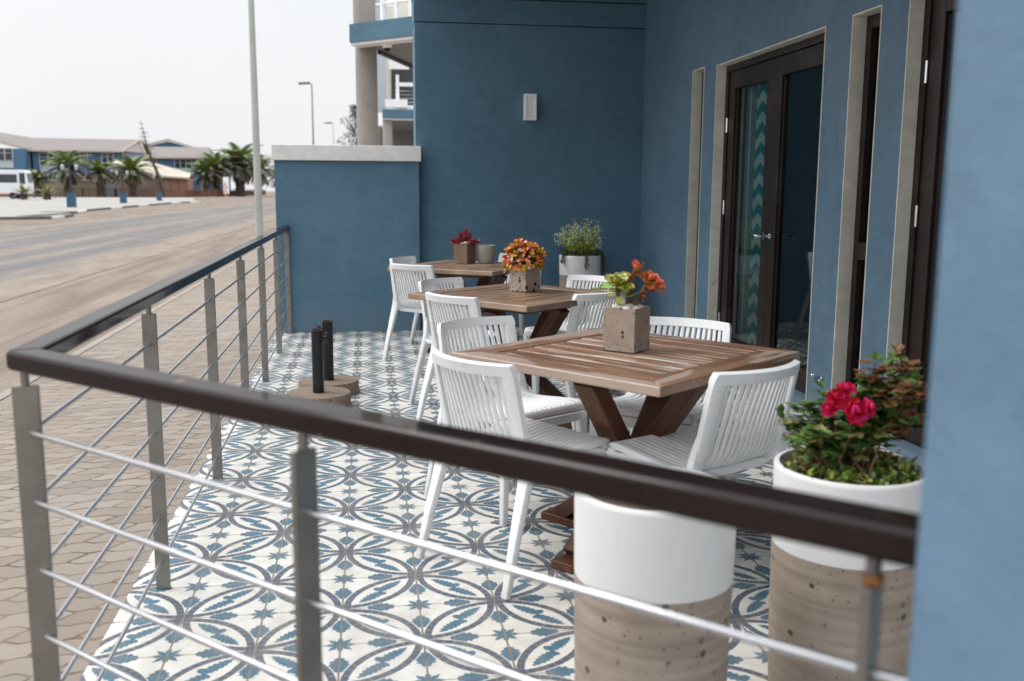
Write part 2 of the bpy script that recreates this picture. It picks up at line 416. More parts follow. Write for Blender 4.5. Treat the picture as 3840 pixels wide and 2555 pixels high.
# ----------------------------------------------------------------- mesh helpers
class MB:
    def __init__(s): s.v, s.f, s.mi, s.g, s.c, s.t = [], [], [], [], [], []
    def vert(s, p, g=(0, 0, 0), c=(1, 1, 1), t=0.0):
        s.v.append(tuple(p)); s.g.append(tuple(g)); s.c.append(tuple(c)); s.t.append(t); return len(s.v) - 1
    def face(s, idx, mi=0): s.f.append(tuple(idx)); s.mi.append(mi)
    def box(s, c, size, rot=None, mi=0, grain=0, t=None, col=(1, 1, 1)):
        c = Vector(c); hx, hy, hz = (k / 2 for k in size)
        Rm = rot if isinstance(rot, Matrix) else (Matrix.Rotation(rot, 3, 'Z') if rot else Matrix.Identity(3))
        o = Vector((rnd.random() * 9, rnd.random() * 9, rnd.random() * 9)); t = rnd.random() if t is None else t
        ids = []
        for sx in (-1, 1):
            for sy in (-1, 1):
                for sz in (-1, 1):
                    l = Vector((sx * hx, sy * hy, sz * hz))
                    g = (l.x, l.y, l.z) if grain == 0 else ((l.y, l.x, l.z) if grain == 1 else (l.z, l.x, l.y))
                    ids.append(s.vert(c + Rm @ l, Vector(g) + o, col, t))
        for q in ((0, 1, 3, 2), (4, 6, 7, 5), (0, 4, 5, 1), (2, 3, 7, 6), (0, 2, 6, 4), (1, 5, 7, 3)):
            s.face([ids[k] for k in q], mi)
        return s
    def bar(s, a, b, w, h, up=(0, 0, 1), mi=0, t=None):
        a, b = Vector(a), Vector(b); x = (b - a).normalized(); up = Vector(up)
        y = up.cross(x).normalized(); z = x.cross(y)
        return s.box((a + b) / 2, ((b - a).length, w, h), Matrix((x, y, z)).transposed(), mi, 0, t)
    def prism(s, poly, z0, z1, mi=0, g=0.0):
        n = len(poly); o = rnd.random() * 9; t = rnd.random()
        ca, sa = math.cos(-g), math.sin(-g)
        G = lambda p, z: (p[0] * ca - p[1] * sa + o, p[0] * sa + p[1] * ca, z)
        a = [s.vert((p[0], p[1], z0), G(p, z0), (1, 1, 1), t) for p in poly]
        b = [s.vert((p[0], p[1], z1), G(p, z1), (1, 1, 1), t) for p in poly]
        s.face(a[::-1], mi); s.face(b, mi)
        for i in range(n): s.face((a[i], a[(i + 1) % n], b[(i + 1) % n], b[i]), mi)
        return s
    def sheet(s, poly, mi=0):
        s.face([s.vert(p) for p in poly], mi); return s
    def tube(s, pts, rad, n=10, mi=0, cap=True, sq=None, col=(1, 1, 1), up=None):
        """round tube, or with sq=(w,d) lists a rounded-square section; rad may be a list"""
        pts = [Vector(p) for p in pts]; L = len(pts)
        rad = rad if isinstance(rad, (list, tuple)) else [rad] * L
        rings = []; prev = None; run = 0
        for i, p in enumerate(pts):
            d = (pts[min(i + 1, L - 1)] - pts[max(i - 1, 0)]).normalized()
            if prev is None:
                ref = Vector(up) if up else (Vector((0, 0, 1)) if abs(d.z) < .9 else Vector((1, 0, 0)))
                x = ref.cross(d).normalized()
            else: x = (prev - d * prev.dot(d)).normalized()
            y = d.cross(x); prev = x; ring = []
            if i: run += (pts[i] - pts[i - 1]).length
            for k in range(n):
                a = 2 * PI * (k + .5) / n; ca, sa = math.cos(a), math.sin(a)
                if sq:
                    e = .38; ca = math.copysign(abs(ca) ** e, ca); sa = math.copysign(abs(sa) ** e, sa)
                    q = p + x * ca * sq[0][i] / 2 + y * sa * sq[1][i] / 2
                else: q = p + (x * ca + y * sa) * rad[i]
                ring.append(s.vert(q, (run, a * .02, 0), col))
            rings.append(ring)
        for i in range(L - 1):
            for k in range(n):
                k2 = (k + 1) % n
                s.face((rings[i][k], rings[i][k2], rings[i + 1][k2], rings[i + 1][k]), mi)
        if cap: s.face(rings[0][::-1], mi); s.face(rings[-1], mi)
        return s
    def lathe(s, prof, c=(0, 0, 0), n=40, mi=0, cap0=True, cap1=True):
        rings = []
        for r, z in prof:
            rings.append([s.vert((c[0] + r * math.cos(2 * PI * k / n), c[1] + r * math.sin(2 * PI * k / n), c[2] + z)) for k in range(n)])
        for i in range(len(prof) - 1):
            for k in range(n):
                k2 = (k + 1) % n
                s.face((rings[i][k], rings[i][k2], rings[i + 1][k2], rings[i + 1][k]), mi)
        if cap0: s.face(rings[0][::-1], mi)
        if cap1: s.face(rings[-1], mi)
        return s
    def ball(s, c, r, n=8, m=6, sc=(1, 1, 1), mi=0, jitter=0.0, col=(1, 1, 1)):
        rings = []
        for i in range(1, m):
            th = PI * i / m
            rings.append([s.vert((c[0] + sc[0] * r * math.sin(th) * math.cos(2 * PI * k / n) * (1 + jitter * (rnd.random() - .5)),
                                  c[1] + sc[1] * r * math.sin(th) * math.sin(2 * PI * k / n) * (1 + jitter * (rnd.random() - .5)),
                                  c[2] + sc[2] * r * math.cos(th)), c=col) for k in range(n)])
        a = s.vert((c[0], c[1], c[2] + sc[2] * r), c=col); b = s.vert((c[0], c[1], c[2] - sc[2] * r), c=col)
        for k in range(n):
            k2 = (k + 1) % n
            s.face((a, rings[0][k], rings[0][k2]), mi); s.face((b, rings[-1][k2], rings[-1][k]), mi)
            for i in range(m - 2): s.face((rings[i][k], rings[i + 1][k], rings[i + 1][k2], rings[i][k2]), mi)
        return s
    def leaf(s, base, d, up, L, W, thick=0.0, c0=(.1, .3, .05), c1=(.3, .1, .02), cup=.15, curl=.0, blunt=.75, nl=6, mi=0, rim=4.5):
        """one leaf: c0 in the middle and at the base, c1 on the rim and the tip"""
        base, d, up = Vector(base), Vector(d).normalized(), Vector(up)
        side = d.cross(up)
        if side.length < 1e-4: side = d.cross(Vector((1, .3, .2)))
        side.normalize(); nrm = side.cross(d).normalized()
        js = (-1, -.72, 0, .72, 1); top = []; bot = []
        for i in range(nl + 1):
            t = i / nl
            w = W * (math.sin(PI * min(1, .06 + .94 * t) ** (1 / blunt)) ** .75 if 0 < i < nl else (.12 if i == 0 else .06))
            rt, rb = [], []
            for jj in js:
                p = base + d * (L * t) + side * (w * jj) + nrm * (cup * W * jj * jj + curl * L * t * t)
                e = max(abs(jj) ** rim, t ** 7); e = min(1, e)
                c = tuple(c0[k] * (1 - e) + c1[k] * e for k in range(3))
                th = thick * (1 - jj * jj) * math.sin(PI * min(.97, max(.08, t))) if thick else 0
                rt.append(s.vert(p + nrm * th, c=c))
                if thick: rb.append(rt[-1] if abs(jj) == 1 else s.vert(p - nrm * th, c=c))
            top.append(rt); bot.append(rb)
        for i in range(nl):
            for k in range(4):
                s.face((top[i][k], top[i][k + 1], top[i + 1][k + 1], top[i + 1][k]), mi)
                if thick: s.face((bot[i][k], bot[i + 1][k], bot[i + 1][k + 1], bot[i][k + 1]), mi)
        return s
    def build(s, name, mats, parent=None, smooth=None, bevel=0.0, seg=2, loc=None):
        me = bpy.data.meshes.new(name); me.from_pydata(s.v, [], s.f)
        mats = mats if isinstance(mats, (list, tuple)) else [mats]
        for m in mats: me.materials.append(MAT[m])
        me.polygons.foreach_set('material_index', s.mi)
        a = me.attributes.new('gcoord', 'FLOAT_VECTOR', 'POINT'); a.data.foreach_set('vector', [k for g in s.g for k in g])
        a = me.attributes.new('tint', 'FLOAT', 'POINT'); a.data.foreach_set('value', s.t)
        a = me.attributes.new('Col', 'FLOAT_COLOR', 'POINT'); a.data.foreach_set('color', [k for c in s.c for k in (*c, 1.0)])
        me.update()
        if smooth is not None:
            me.shade_smooth(); me.set_sharp_from_angle(angle=R(smooth))
        o = bpy.data.objects.new(name, me); col.objects.link(o)
        if parent: o.parent = parent
        if loc: o.location = loc
        if bevel:
            b = o.modifiers.new('bevel', 'BEVEL'); b.width = bevel; b.segments = seg; b.limit_method = 'ANGLE'; b.angle_limit = R(40)
            b.harden_normals = True
            if smooth is None:
                me.shade_smooth(); me.set_sharp_from_angle(angle=R(50))
        return o

def tag(o, label=None, cat=None, group=None, kind=None):
    if label: o['label'] = label
    if cat: o['category'] = cat
    if group: o['group'] = group
    if kind: o['kind'] = kind
    return o
def empty(name, loc=(0, 0, 0), rz=0.0):
    o = bpy.data.objects.new(name, None); col.objects.link(o); o.location = loc; o.rotation_euler = (0, 0, rz)
    o.empty_display_size = .1
    return o
def copy_tree(o, parent=None):
    c = o.copy(); col.objects.link(c); c.parent = parent
    for ch in list(o.children): copy_tree(ch, c)
    return c

def spline(P, n):
    """Catmull-Rom through P, n samples per span"""
    P = [Vector(p) for p in P]; Q = [P[0] * 2 - P[1]] + P + [P[-1] * 2 - P[-2]]; out = []
    for i in range(1, len(Q) - 2):
        for k in range(n):
            t = k / n; a, b, c, d = Q[i - 1:i + 3]
            out.append(.5 * ((2 * b) + (c - a) * t + (2 * a - 5 * b + 4 * c - d) * t * t + (3 * b - a - 3 * c + d) * t ** 3))
    out.append(P[-1].copy()); return out

# ----------------------------------------------------------------- setting: ground
GZ = -.12
MB().sheet([(-900, -60, GZ - .008), (900, -60, GZ - .008), (900, 1500, GZ - .008), (-900, 1500, GZ - .008)]).build('ground', 'ground')['kind'] = 'structure'
MB().sheet([(-12.6, -40, GZ - .002), (-4.2, -40, GZ - .002), (-4.2, 800, GZ - .002), (-12.6, 800, GZ - .002)]).build('road', 'road')['kind'] = 'structure'
MB().prism([(-1.86, -8), (.0, -8), (.0, 30), (-2.1, 30)], -.4, -.10).build('sidewalk', 'paver')['kind'] = 'structure'
MB().prism([(.0, -8), (1.6, -8), (1.6, -2.0), (.0, -.98)], -.4, -.101).build('sidewalk', 'paver')['kind'] = 'structure'
MB().prism([(-1.94, -8), (-1.864, -8), (-2.104, 30), (-2.18, 30)], -.4, -.094).build('kerb', 'kerb_side')['kind'] = 'structure'
# parking apron across the road
lot = [(-15.2, 47.5), (-17.4, 49.6), (-17.3, 58), (-18.3, 65.5), (-19.0, 78), (-19.5, 90), (-20.2, 104), (-20.2, 110.3), (-19.2, 113.7), (-26, 150), (-30, 176), (-110, 168), (-110, 40), (-30, 44)]
MB().prism(lot, -.4, GZ + .10).build('parking_apron', 'pave')['kind'] = 'structure'
def kerb_run(pts, pattern):
    """painted kerb stones along a polyline; pattern alternates dark and white lengths"""
    seg = []
    for a, b in zip(pts, pts[1:]): seg.append((Vector((*a, 0)), Vector((*b, 0))))
    dk, wh = MB(), MB(); k = 0; left, white = pattern[0]
    for a, b in seg:
        d = (b - a); L = d.length; d.normalize(); p = 0.0
        while p < L - 1e-6:
            q = min(L, p + left)
            A, B = a + d * p, a + d * q
            for P in (A, B): P.z = GZ + .068
            (wh if white else dk).bar(A, B - d * .01, .16, .14)
            left -= (q - p); p = q
            if left < 1e-6:
                k += 1; left, white = pattern[k % len(pattern)]
    dk.build('kerb', 'kerb')['kind'] = 'structure'
    if wh.v: wh.build('kerb', 'kerb_white')['kind'] = 'structure'
kerb_run([(-34, 43.2), (-17.2, 46.3), (-14.9, 47.4), (-15.1, 50.5), (-15.6, 53.2)], [(19.6, False), (2.3, True), (9, False)])
kerb_run([(-18.9, 58.4), (-17.15, 59.4), (-18.2, 65.5), (-18.8, 75), (-19.4, 87), (-20.2, 104), (-20.3, 110.2), (-18.7, 113)],
         [(2.1, False), (5.2, True), (8.8, False), (4.4, True), (7.2, False), (5, True), (14, False), (5.5, True), (2.2, False), (2.5, True), (2, False), (2, True)])

# ----------------------------------------------------------------- terrace
terr = [(-.205, -1.06), (1.13, -2.40), (1.13, -2.85), (3.6, -2.85), (3.6, 6.6), (-.285, 6.6)]
MB().prism(terr, -.35, -.004).build('terrace_slab', 'coping')['kind'] = 'structure'
MB().sheet([(x, y, 0) for x, y in terr]).build('floor', 'tile')['kind'] = 'structure'

# ----------------------------------------------------------------- hotel building
hotel = empty('hotel_building', (3.3, 2, 0))
def part(mb, name, mats, parent=hotel, **k):
    o = mb.build(name, mats, parent, **k)
    if parent is hotel: o.matrix_parent_inverse = Matrix.Translation((-3.3, -2, 0))
    return o
def child(mb, name, mats, parent, **k):
    return mb.build(name, mats, parent, **k)
tag(hotel, 'blue plastered hotel front with dark wood glazed doors around the tiled terrace', 'building')
X0, X1, ZT = 3.33, 3.62, 3.42
OP = [(4.675, 4.965, .09, 2.36), (2.575, 4.40, .045, 2.335), (1.94, 2.256, .09, 2.343), (-.15, 1.673, .045, 2.42)]
w = MB(); ys = [6.46]
for a, b, z0, z1 in OP: ys += [b, a]
ys.append(-2.42)
for k in range(0, len(ys), 2):
    w.box(((X0 + X1) / 2, (ys[k] + ys[k + 1]) / 2, ZT / 2), (X1 - X0, ys[k] - ys[k + 1], ZT))
for a, b, z0, z1 in OP:
    w.box(((X0 + X1) / 2, (a + b) / 2, (z1 + ZT) / 2), (X1 - X0, b - a, ZT - z1))
    w.box(((X0 + X1) / 2, (a + b) / 2, z0 / 2), (X1 - X0, b - a, z0))
part(w, 'side_wall', 'blue_side')
# end wall with two shallow plaster joints near the top
e = MB()
e.box((2.30, 6.62, 1.466), (2.46, .40, 2.932)); e.box((2.30, 6.618, 3.05), (2.472, .408, .222)); e.box((2.30, 6.616, 3.30), (2.478, .412, .256))
part(e, 'end_wall', 'blue', bevel=.004)
part(MB().box((2.75, 2.0, 3.56), (3.5, 9.2, .26)), 'ceiling', 'soffit')
part(MB().box((1.35, -2.50, 1.66), (.50, .58, 3.52)), 'pillar', 'blue_pillar', bevel=.006)
# room behind the glass
rm = MB(); rm.box((6.3, 2.2, 1.6), (.1, 8.0, 3.4)); rm.box((5, 6.0, 1.6), (2.7, .1, 3.4)); rm.box((5, -1.9, 1.6), (2.7, .1, 3.4)); rm.box((5, 2, 3.2), (2.7, 8, .1))
part(rm, 'room_wall', 'room')
part(MB().box((5, 2, -.05), (2.8, 8.2, .1)), 'room_floor', 'room_floor')

def reveal(a, b, z0, z1, parent):
    r = MB(); t = .008; xa, xb = X0 - .003, 3.425; xc, dx = (xa + xb) / 2, xb - xa
    r.box((xc, b - t / 2, (z0 + z1) / 2), (dx, t, z1 - z0))
    r.box((xc, a + t / 2, (z0 + z1) / 2), (dx, t, z1 - z0))
    r.box((xc, (a + b) / 2, z1 - t / 2), (dx, b - a - 2 * t, t))
    return child(r, 'reveal', 'cream', parent)
def leaf_door(parent, ya, yb, z0, z1, xd, hinge_y, handle_y, hdir, st=.115):
    """one glazed leaf between ya<yb with stiles, rails, pane, hinges and lever handle"""
    f = MB(); xc = xd + .022
    for y in (ya + st / 2, yb - st / 2): f.box((xc, y, (z0 + z1) / 2), (.044, st, z1 - z0), grain=2)
    f.box((xc, (ya + yb) / 2, z1 - .065), (.0436, yb - ya - 2 * st, .13), grain=1)
    f.box((xc, (ya + yb) / 2, z0 + .075), (.0436, yb - ya - 2 * st, .15), grain=1)
    # glazing beads
    for y in (ya + st + .008, yb - st - .008): f.box((xd + .030, y, (z0 + z1) / 2), (.024, .016, z1 - z0 - .28), grain=2)
    d = child(f, 'door', 'frame_wood', parent, bevel=.004)
    child(MB().sheet([(xd + .03, ya + st, z1 - .13), (xd + .03, yb - st, z1 - .13), (xd + .03, yb - st, z0 + .15), (xd + .03, ya + st, z0 + .15)]), 'pane', 'glass', d)
    if hinge_y is not None:
        for zz in (z0 + .28, z0 + 1.18, z1 - .40):
            h = MB(); h.tube([(xd - .008, hinge_y, zz - .055), (xd - .008, hinge_y, zz + .055)], .009, 10)
            for q in (-.02, .02): h.tube([(xd - .008, hinge_y, zz + q - .002), (xd - .008, hinge_y, zz + q + .002)], .0105, 10)
            child(h, 'hinge', 'chrome', d, smooth=40)
    if handle_y is not None:
        h = MB(); zz = 1.045
        h.tube([(xd, handle_y, zz), (xd - .012, handle_y, zz)], .026, 16)
        h.tube([(xd - .012, handle_y, zz), (xd - .055, handle_y, zz), (xd - .062, handle_y + hdir * .012, zz), (xd - .06, handle_y + hdir * .06, zz + .008), (xd - .052, handle_y + hdir * .12, zz - .004)], [.010, .010, .0105, .009, .007], 10)
        child(h, 'handle', 'chrome', d, smooth=50)
    return d
def double_door(a, b, z0, z1, hinges=True):
    g = MB(); xd = 3.405; j = .05
    for y in (a + .008 + j / 2, b - .008 - j / 2): g.box((xd + .035, y, (z0 + z1) / 2), (.07, j, z1 - z0), grain=2)
    g.box((xd + .035, (a + b) / 2, z1 - .008 - j / 2), (.0695, b - a - .016 - 2 * j, j), grain=1)
    fr = part(g, 'door_frame', 'frame_wood', bevel=.003)
    reveal(a, b, z0, z1, fr)
    m = (a + b) / 2; i0, i1 = a + .058 + .003, b - .058 - .003; zt = z1 - .058 - .004
    leaf_door(fr, m + .003, i1, z0 + .01, zt, xd + .012, i1 + .002, m + .05, 1)
    leaf_door(fr, i0, m - .003, z0 + .01, zt, xd + .012, None, m - .06, -1)
    return fr
double_door(*OP[1]); double_door(*OP[3])
def narrow_window(a, b, z0, z1):
    g = MB(); xd = 3.41; j = .055; zm = 1.02
    for y in (a + .008 + j / 2, b - .008 - j / 2): g.box((xd + .03, y, (z0 + z1) / 2), (.06, j, z1 - z0 - .016), grain=2)
    for zc, hh in ((z1 - .045, .07), (zm, .10), (z0 + .045, .07)): g.box((xd + .03, (a + b) / 2, zc), (.0596, b - a - .016 - 2 * j, hh), grain=1)
    fr = part(g, 'window', 'frame_wood', bevel=.003); reveal(a, b, z0, z1, fr)
    child(MB().sheet([(xd + .035, a + .06, z1 - .07), (xd + .035, b - .06, z1 - .07), (xd + .035, b - .06, z0 + .07), (xd + .035, a + .06, z0 + .07)]), 'pane', 'glass', fr)
narrow_window(*OP[0]); narrow_window(*OP[2])
for o in list(hotel.children):      # sub-parts ride with parts whose inverse is already set
    pass
# brass-bright door hook on the wall beside the double door
h = MB(); hx, hy, hz = X0, 2.42, .235
h.tube([(hx, hy + .05, hz), (hx - .012, hy + .05, hz)], .014, 12); h.tube([(hx, hy - .05, hz), (hx - .012, hy - .05, hz)], .010, 12)
h.tube([(hx - .016, hy + .055, hz), (hx - .02, hy, hz + .004), (hx - .018, hy - .05, hz), (hx - .03, hy - .06, hz - .012), (hx - .02, hy - .066, hz - .018)], .005, 8)
h.ball((hx - .02, hy + .05, hz), .012, 10, 6)
tag(h.build('door_hook', 'chrome', smooth=50), 'small chrome cabin hook on the blue wall beside the double door', 'hook')
# curtains behind the left leaf
cu = MB(); N = 40
def wav(k): return 3.545 + .022 * math.sin(k * 1.15) + .01 * math.sin(k * 2.7)
for k in range(N):
    y0, y1 = 4.42 - k * .0098, 4.42 - (k + 1) * .0098
    cu.sheet([(wav(k), y0, .12), (wav(k + 1), y1, .12), (wav(k + 1), y1, 2.32), (wav(k), y0, 2.32)])
tag(cu.build('curtain', 'drape', smooth=80), 'grey drape hanging behind the left leaf of the double door', 'curtain')
cv = MB(); cv.sheet([(3.52, 4.03, .12), (3.51, 3.945, .12), (3.51, 3.945, 2.32), (3.52, 4.03, 2.32)]); cv.sheet([(3.51, 3.945, .12), (3.525, 3.86, .12), (3.525, 3.86, 2.32), (3.51, 3.945, 2.32)])
tag(cv.build('curtain', 'chevron'), 'teal and white chevron curtain border seen through the left door leaf', 'curtain')
# wall light on the end wall
wl = empty('wall_light', (2.18, 6.42, 2.16)); tag(wl, 'small white rectangular wall light on the blue end wall', 'wall light')
g = MB()
for sx in (-1, 1): g.box((sx * .0475, -.045, 0), (.025, .07, .25))
for sz in (-1, 1): g.box((0, -.045, sz * .11), (.07, .0696, .03))
g.box((0, -.02, 0), (.07, .02, .19)); g.box((0, -.005, 0), (.06, .01, .12))
g.build('housing', 'white', wl, bevel=.004)
MB().box((0, -.055, 0), (.0695, .04, .1895)).build('diffuser', 'diffuser', wl)

# low boundary wall with pale coping
bw = empty('boundary_wall', (.42, 6.45, 0)); tag(bw, 'blue plastered boundary wall with pale flat coping at the terrace end', 'wall')
MB().box((0, 0, .76), (1.35, .34, 1.76)).build('wall', 'blue', bw, bevel=.006)
MB().box((0, -.005, 1.70), (1.385, .40, .142)).build('coping', 'coping', bw, bevel=.005)

# ----------------------------------------------------------------- railing
rail = empty('terrace_railing', (-.10, -.93, 0)); tag(rail, 'steel railing with dark brown handrail round the terrace corner', 'railing')
def rp(x, y, z=0): return (x + .10, y + .93, z)      # world to railing
side = lambda y: (-.100 - .0085 * (y + .93), y)
d = Vector((.718, -.696)); nrm = Vector((.696, .718)); C0 = Vector((-.100, -.925))
front = lambda t: tuple(C0 + d * t)
PZ = .95; BZ = [.10, .25, .40, .55, .70, .85]
hr = MB(); W = .0325; zb, zt = .984, 1.025
# one mitred handrail: outer and inner outlines
A = Vector(side(-.93)); sdir = Vector((-.0085, 1)).normalized(); sn = Vector((1, .0085)).normalized()   # sn points in
def isect(p, u, q, v):
    den = u.x * v.y - u.y * v.x; t = ((q.x - p.x) * v.y - (q.y - p.y) * v.x) / den; return p + u * t
fo = C0 - nrm * W; fi = C0 + nrm * W; so = A - sn * W; si = A + sn * W
co = isect(so, sdir, fo, d); ci = isect(si, sdir, fi, d)
end_s = 6.30; te = 1.88
so2 = so + sdir * (end_s - so.y); si2 = si + sdir * (end_s - si.y); fo2 = fo + d * te; fi2 = fi + d * (te - .09)
hr.prism([rp(*q)[:2] for q in (co, fo2, fi2, ci)], zb, zt); hr.prism([rp(*q)[:2] for q in (co, ci, si2, so2)], zb, zt)
hr.build('handrail', 'rail', rail, bevel=.010, seg=4)
def post(x, y, ang, w=.046, th=.012, dz=-.10):
    p = MB(); p.box(rp(x, y, (PZ + dz) / 2), (w, th, PZ - dz), ang); p.tube([rp(x, y, PZ), rp(x, y, zb)], .0085, 10)
    return p.build('post', 'steel', rail, bevel=.0015)
for y in (.25, 1.53, 2.70, 3.88, 5.09, 6.24): post(*side(y), -.0085, dz=0.0)
post(*side(-.93), 0, w=.052)
for t in (.835, 1.70): pq = post(*front(t), math.atan2(nrm.y, nrm.x))
x, y = front(1.70); MB().lathe([(.0105, 0), (.0118, .004), (.0105, .010)], rp(x, y, PZ - .001), 14).build('rusty_collar', 'orange_rust', pq)
for z in BZ:
    a, b = side(-.93), side(6.27)
    MB().tube([rp(a[0], a[1], z), rp(b[0], b[1], z)], .0062, 10).build('bar', 'rod', rail, smooth=60)
    a, b = front(0), front(1.84)
    MB().tube([rp(a[0], a[1] - .002, z), rp(b[0], b[1], z)], .0062, 10).build('bar', 'rod', rail, smooth=60)

# ----------------------------------------------------------------- chairs
PROF = spline([(.528, 0, .412), (.527, 0, .438), (.508, 0, .455), (.46, 0, .456), (.38, 0, .448), (.28, 0, .438), (.20, 0, .434), (.150, 0, .444), (.124, 0, .478), (.110, 0, .54), (.092, 0, .63), (.076, 0, .71), (.060, 0, .785)], 4)
NP = len(PROF) - 1; ISEAT = 30
def surf(u, i, off=0.0):
    p = PROF[i]; a, b = PROF[max(0, i - 1)], PROF[min(NP, i + 1)]
    t = (b - a).normalized(); n = Vector((t.z, 0, -t.x))            # towards the sitter / upwards
    if n.z < 0 and i < 20: n = -n
    h = max(0.0, (p.z - .45) / .335)
    back = i > 26
    hw = .225 - (.012 * h if back else 0) - (0.004 if i < 6 else 0)
    bulge = (.016 + .048 * h) if back else 0.0
    dip = .007 * math.sin(PI * min(1, max(0, (i - 6) / 24)))
    q = Vector((p.x - bulge * (1 - u * u), u * hw, p.z - dip * (1 - u * u)))
    return q + n * off
def strip(mb, u0, u1, i0, i1, th, back_off=0.0):
    rings = []
    for i in range(i0, i1 + 1):
        e = .18 * (u1 - u0); a, b = th / 2, -th / 2 - back_off
        ring = [surf(u0 + e, i, a), surf(u1 - e, i, a), surf(u1, i, a - .003), surf(u1, i, b + .003), surf(u1 - e, i, b), surf(u0 + e, i, b), surf(u0, i, b + .003), surf(u0, i, a - .003)]
        rings.append([mb.vert(q) for q in ring])
    for r0, r1 in zip(rings, rings[1:]):
        for k in range(8): mb.face((r0[k], r0[(k + 1) % 8], r1[(k + 1) % 8], r1[k]))
    mb.face(rings[0][::-1]); mb.face(rings[-1])
def make_chair():
    root = empty('cafe_chair')
    ns = 13; U = .80; seat, back = MB(), MB()
    pitch = 2 * U / ns
    for k in range(ns):
        c = -U + pitch * (k + .5); hw = pitch * .315
        strip(seat, c - hw, c + hw, 7, ISEAT, .013); strip(back, c - hw, c + hw, ISEAT, NP - 2, .0095)
    for s in (-1, 1):
        a, b = sorted((s * .815, s * 1.0))
        strip(seat, a, b, 3, ISEAT, .016, .012); strip(back, a, b, ISEAT, NP - 2, .016, .010)
    # top rail, seat lip and the solid bend under the sitter
    for i0, i1, m, th in ((NP - 2, NP, back, .016), (0, 7, seat, .014)):
        kk = 14
        for q in range(kk):
            u0, u1 = -1 + 2 * q / kk, -1 + 2 * (q + 1) / kk
            rings = []
            for i in range(i0, i1 + 1):
                def sh(u, i=i):
                    if m is back:                         # rounded upper corners
                        f = (i - i0) / (i1 - i0); return u * (1 - .035 * f ** 3)
                    return u
                bo = .010 if m is back else .012
                rings.append([m.vert(surf(sh(u0), i, th / 2)), m.vert(surf(sh(u1), i, th / 2)), m.vert(surf(sh(u1), i, -th / 2 - bo)), m.vert(surf(sh(u0), i, -th / 2 - bo))])
            for r0, r1 in zip(rings, rings[1:]):
                m.face((r0[0], r0[1], r1[1], r1[0])); m.face((r0[2], r0[3], r1[3], r1[2]))
                if q == 0: m.face((r0[3], r0[0], r1[0], r1[3]))
                if q == kk - 1: m.face((r0[1], r0[2], r1[2], r1[1]))
            m.face(rings[0][::-1]); m.face(rings[-1])
    # apron below the front lip and side rails arching to the rear legs
    seat.box((.512, 0, .405), (.016, .40, .052))
    seat.box((.165, 0, .408), (.020, .40, .03))
    for s in (-1, 1):
        seat.tube([(.515, s * .214, .418), (.44, s * .215, .425), (.33, s * .216, .420), (.22, s * .217, .412), (.15, s * .217, .41), (.118, s * .216, .44)], 0.02, 12,
                  sq=([.022] * 6, [.05, .040, .036, .042, .06, .05]), up=(0, 1, 0))
    seat.build('seat', 'plastic', root, smooth=42); back.build('backrest', 'plastic', root, smooth=42)
    for s in (-1, 1):
        l = MB(); l.tube([(.503, s * .226, 0), (.505, s * .222, .2), (.507, s * .216, .40), (.506, s * .214, .44)], .02, 12, sq=([.026, .031, .036, .034], [.026, .033, .044, .040]), up=(0, 1, 0))
        l.build('leg', 'plastic', root, smooth=42)
        l = MB(); l.tube([(.0, s * .240, 0), (.045, s * .232, .18), (.092, s * .224, .34), (.122, s * .218, .44), (.117, s * .212, .50), (.108, s * .208, .56)], .02, 12, sq=([.024, .029, .033, .034, .030, .022], [.028, .036, .048, .056, .040, .018]), up=(0, 1, 0))
        l.build('leg', 'plastic', root, smooth=42)
    return root
TOPX = .035     # the top of the backrest stands this far in front of the rear feet
CH = [  # top-of-back midpoint, facing, label
    (.935, .225, 34, 'white slatted plastic chair nearest the railing, back turned to the street at the nearest table'),
    (1.065, 1.225, -57, 'white slatted chair on the far street side of the nearest table, facing the railing'),
    (1.878, -.065, 118, 'white slatted chair in front of the rose planter, its back curving toward the pillar'),
    (2.02, 1.11, -130, 'white slatted chair by the double door on the far side of the nearest table'),
    (1.035, 2.235, 36, 'white slatted chair with its back to the street at the middle table, near side'),
    (1.05, 3.20, -44, 'white slatted chair with grey-shaded back at the far street corner of the middle table'),
    (2.13, 3.32, -138, 'white slatted chair on the wall side of the middle table, before the corner planter'),
    (1.93, 2.30, 122, 'white slatted chair between the middle table and the nearest table, half behind the red-tipped succulent'),
    (.915, 4.47, 48, 'white slatted chair with its back to the street at the farthest table, legs fully visible'),
    (.875, 5.28, -30, 'white slatted chair behind the farthest table beside the low boundary wall'),
    (2.00, 5.72, -124, 'white slatted chair behind the orange succulent at the farthest table, close to the end wall'),
]
proto = make_chair()
for k, (x, y, a, lab) in enumerate(CH):
    o = proto if k == 0 else copy_tree(proto)
    ca, sa = math.cos(R(a)), math.sin(R(a))
    o.location = (x - TOPX * ca, y - TOPX * sa, 0); o.rotation_euler = (0, 0, R(a))
    tag(o, lab, 'chair', 'white slatted chairs around the wooden tables')

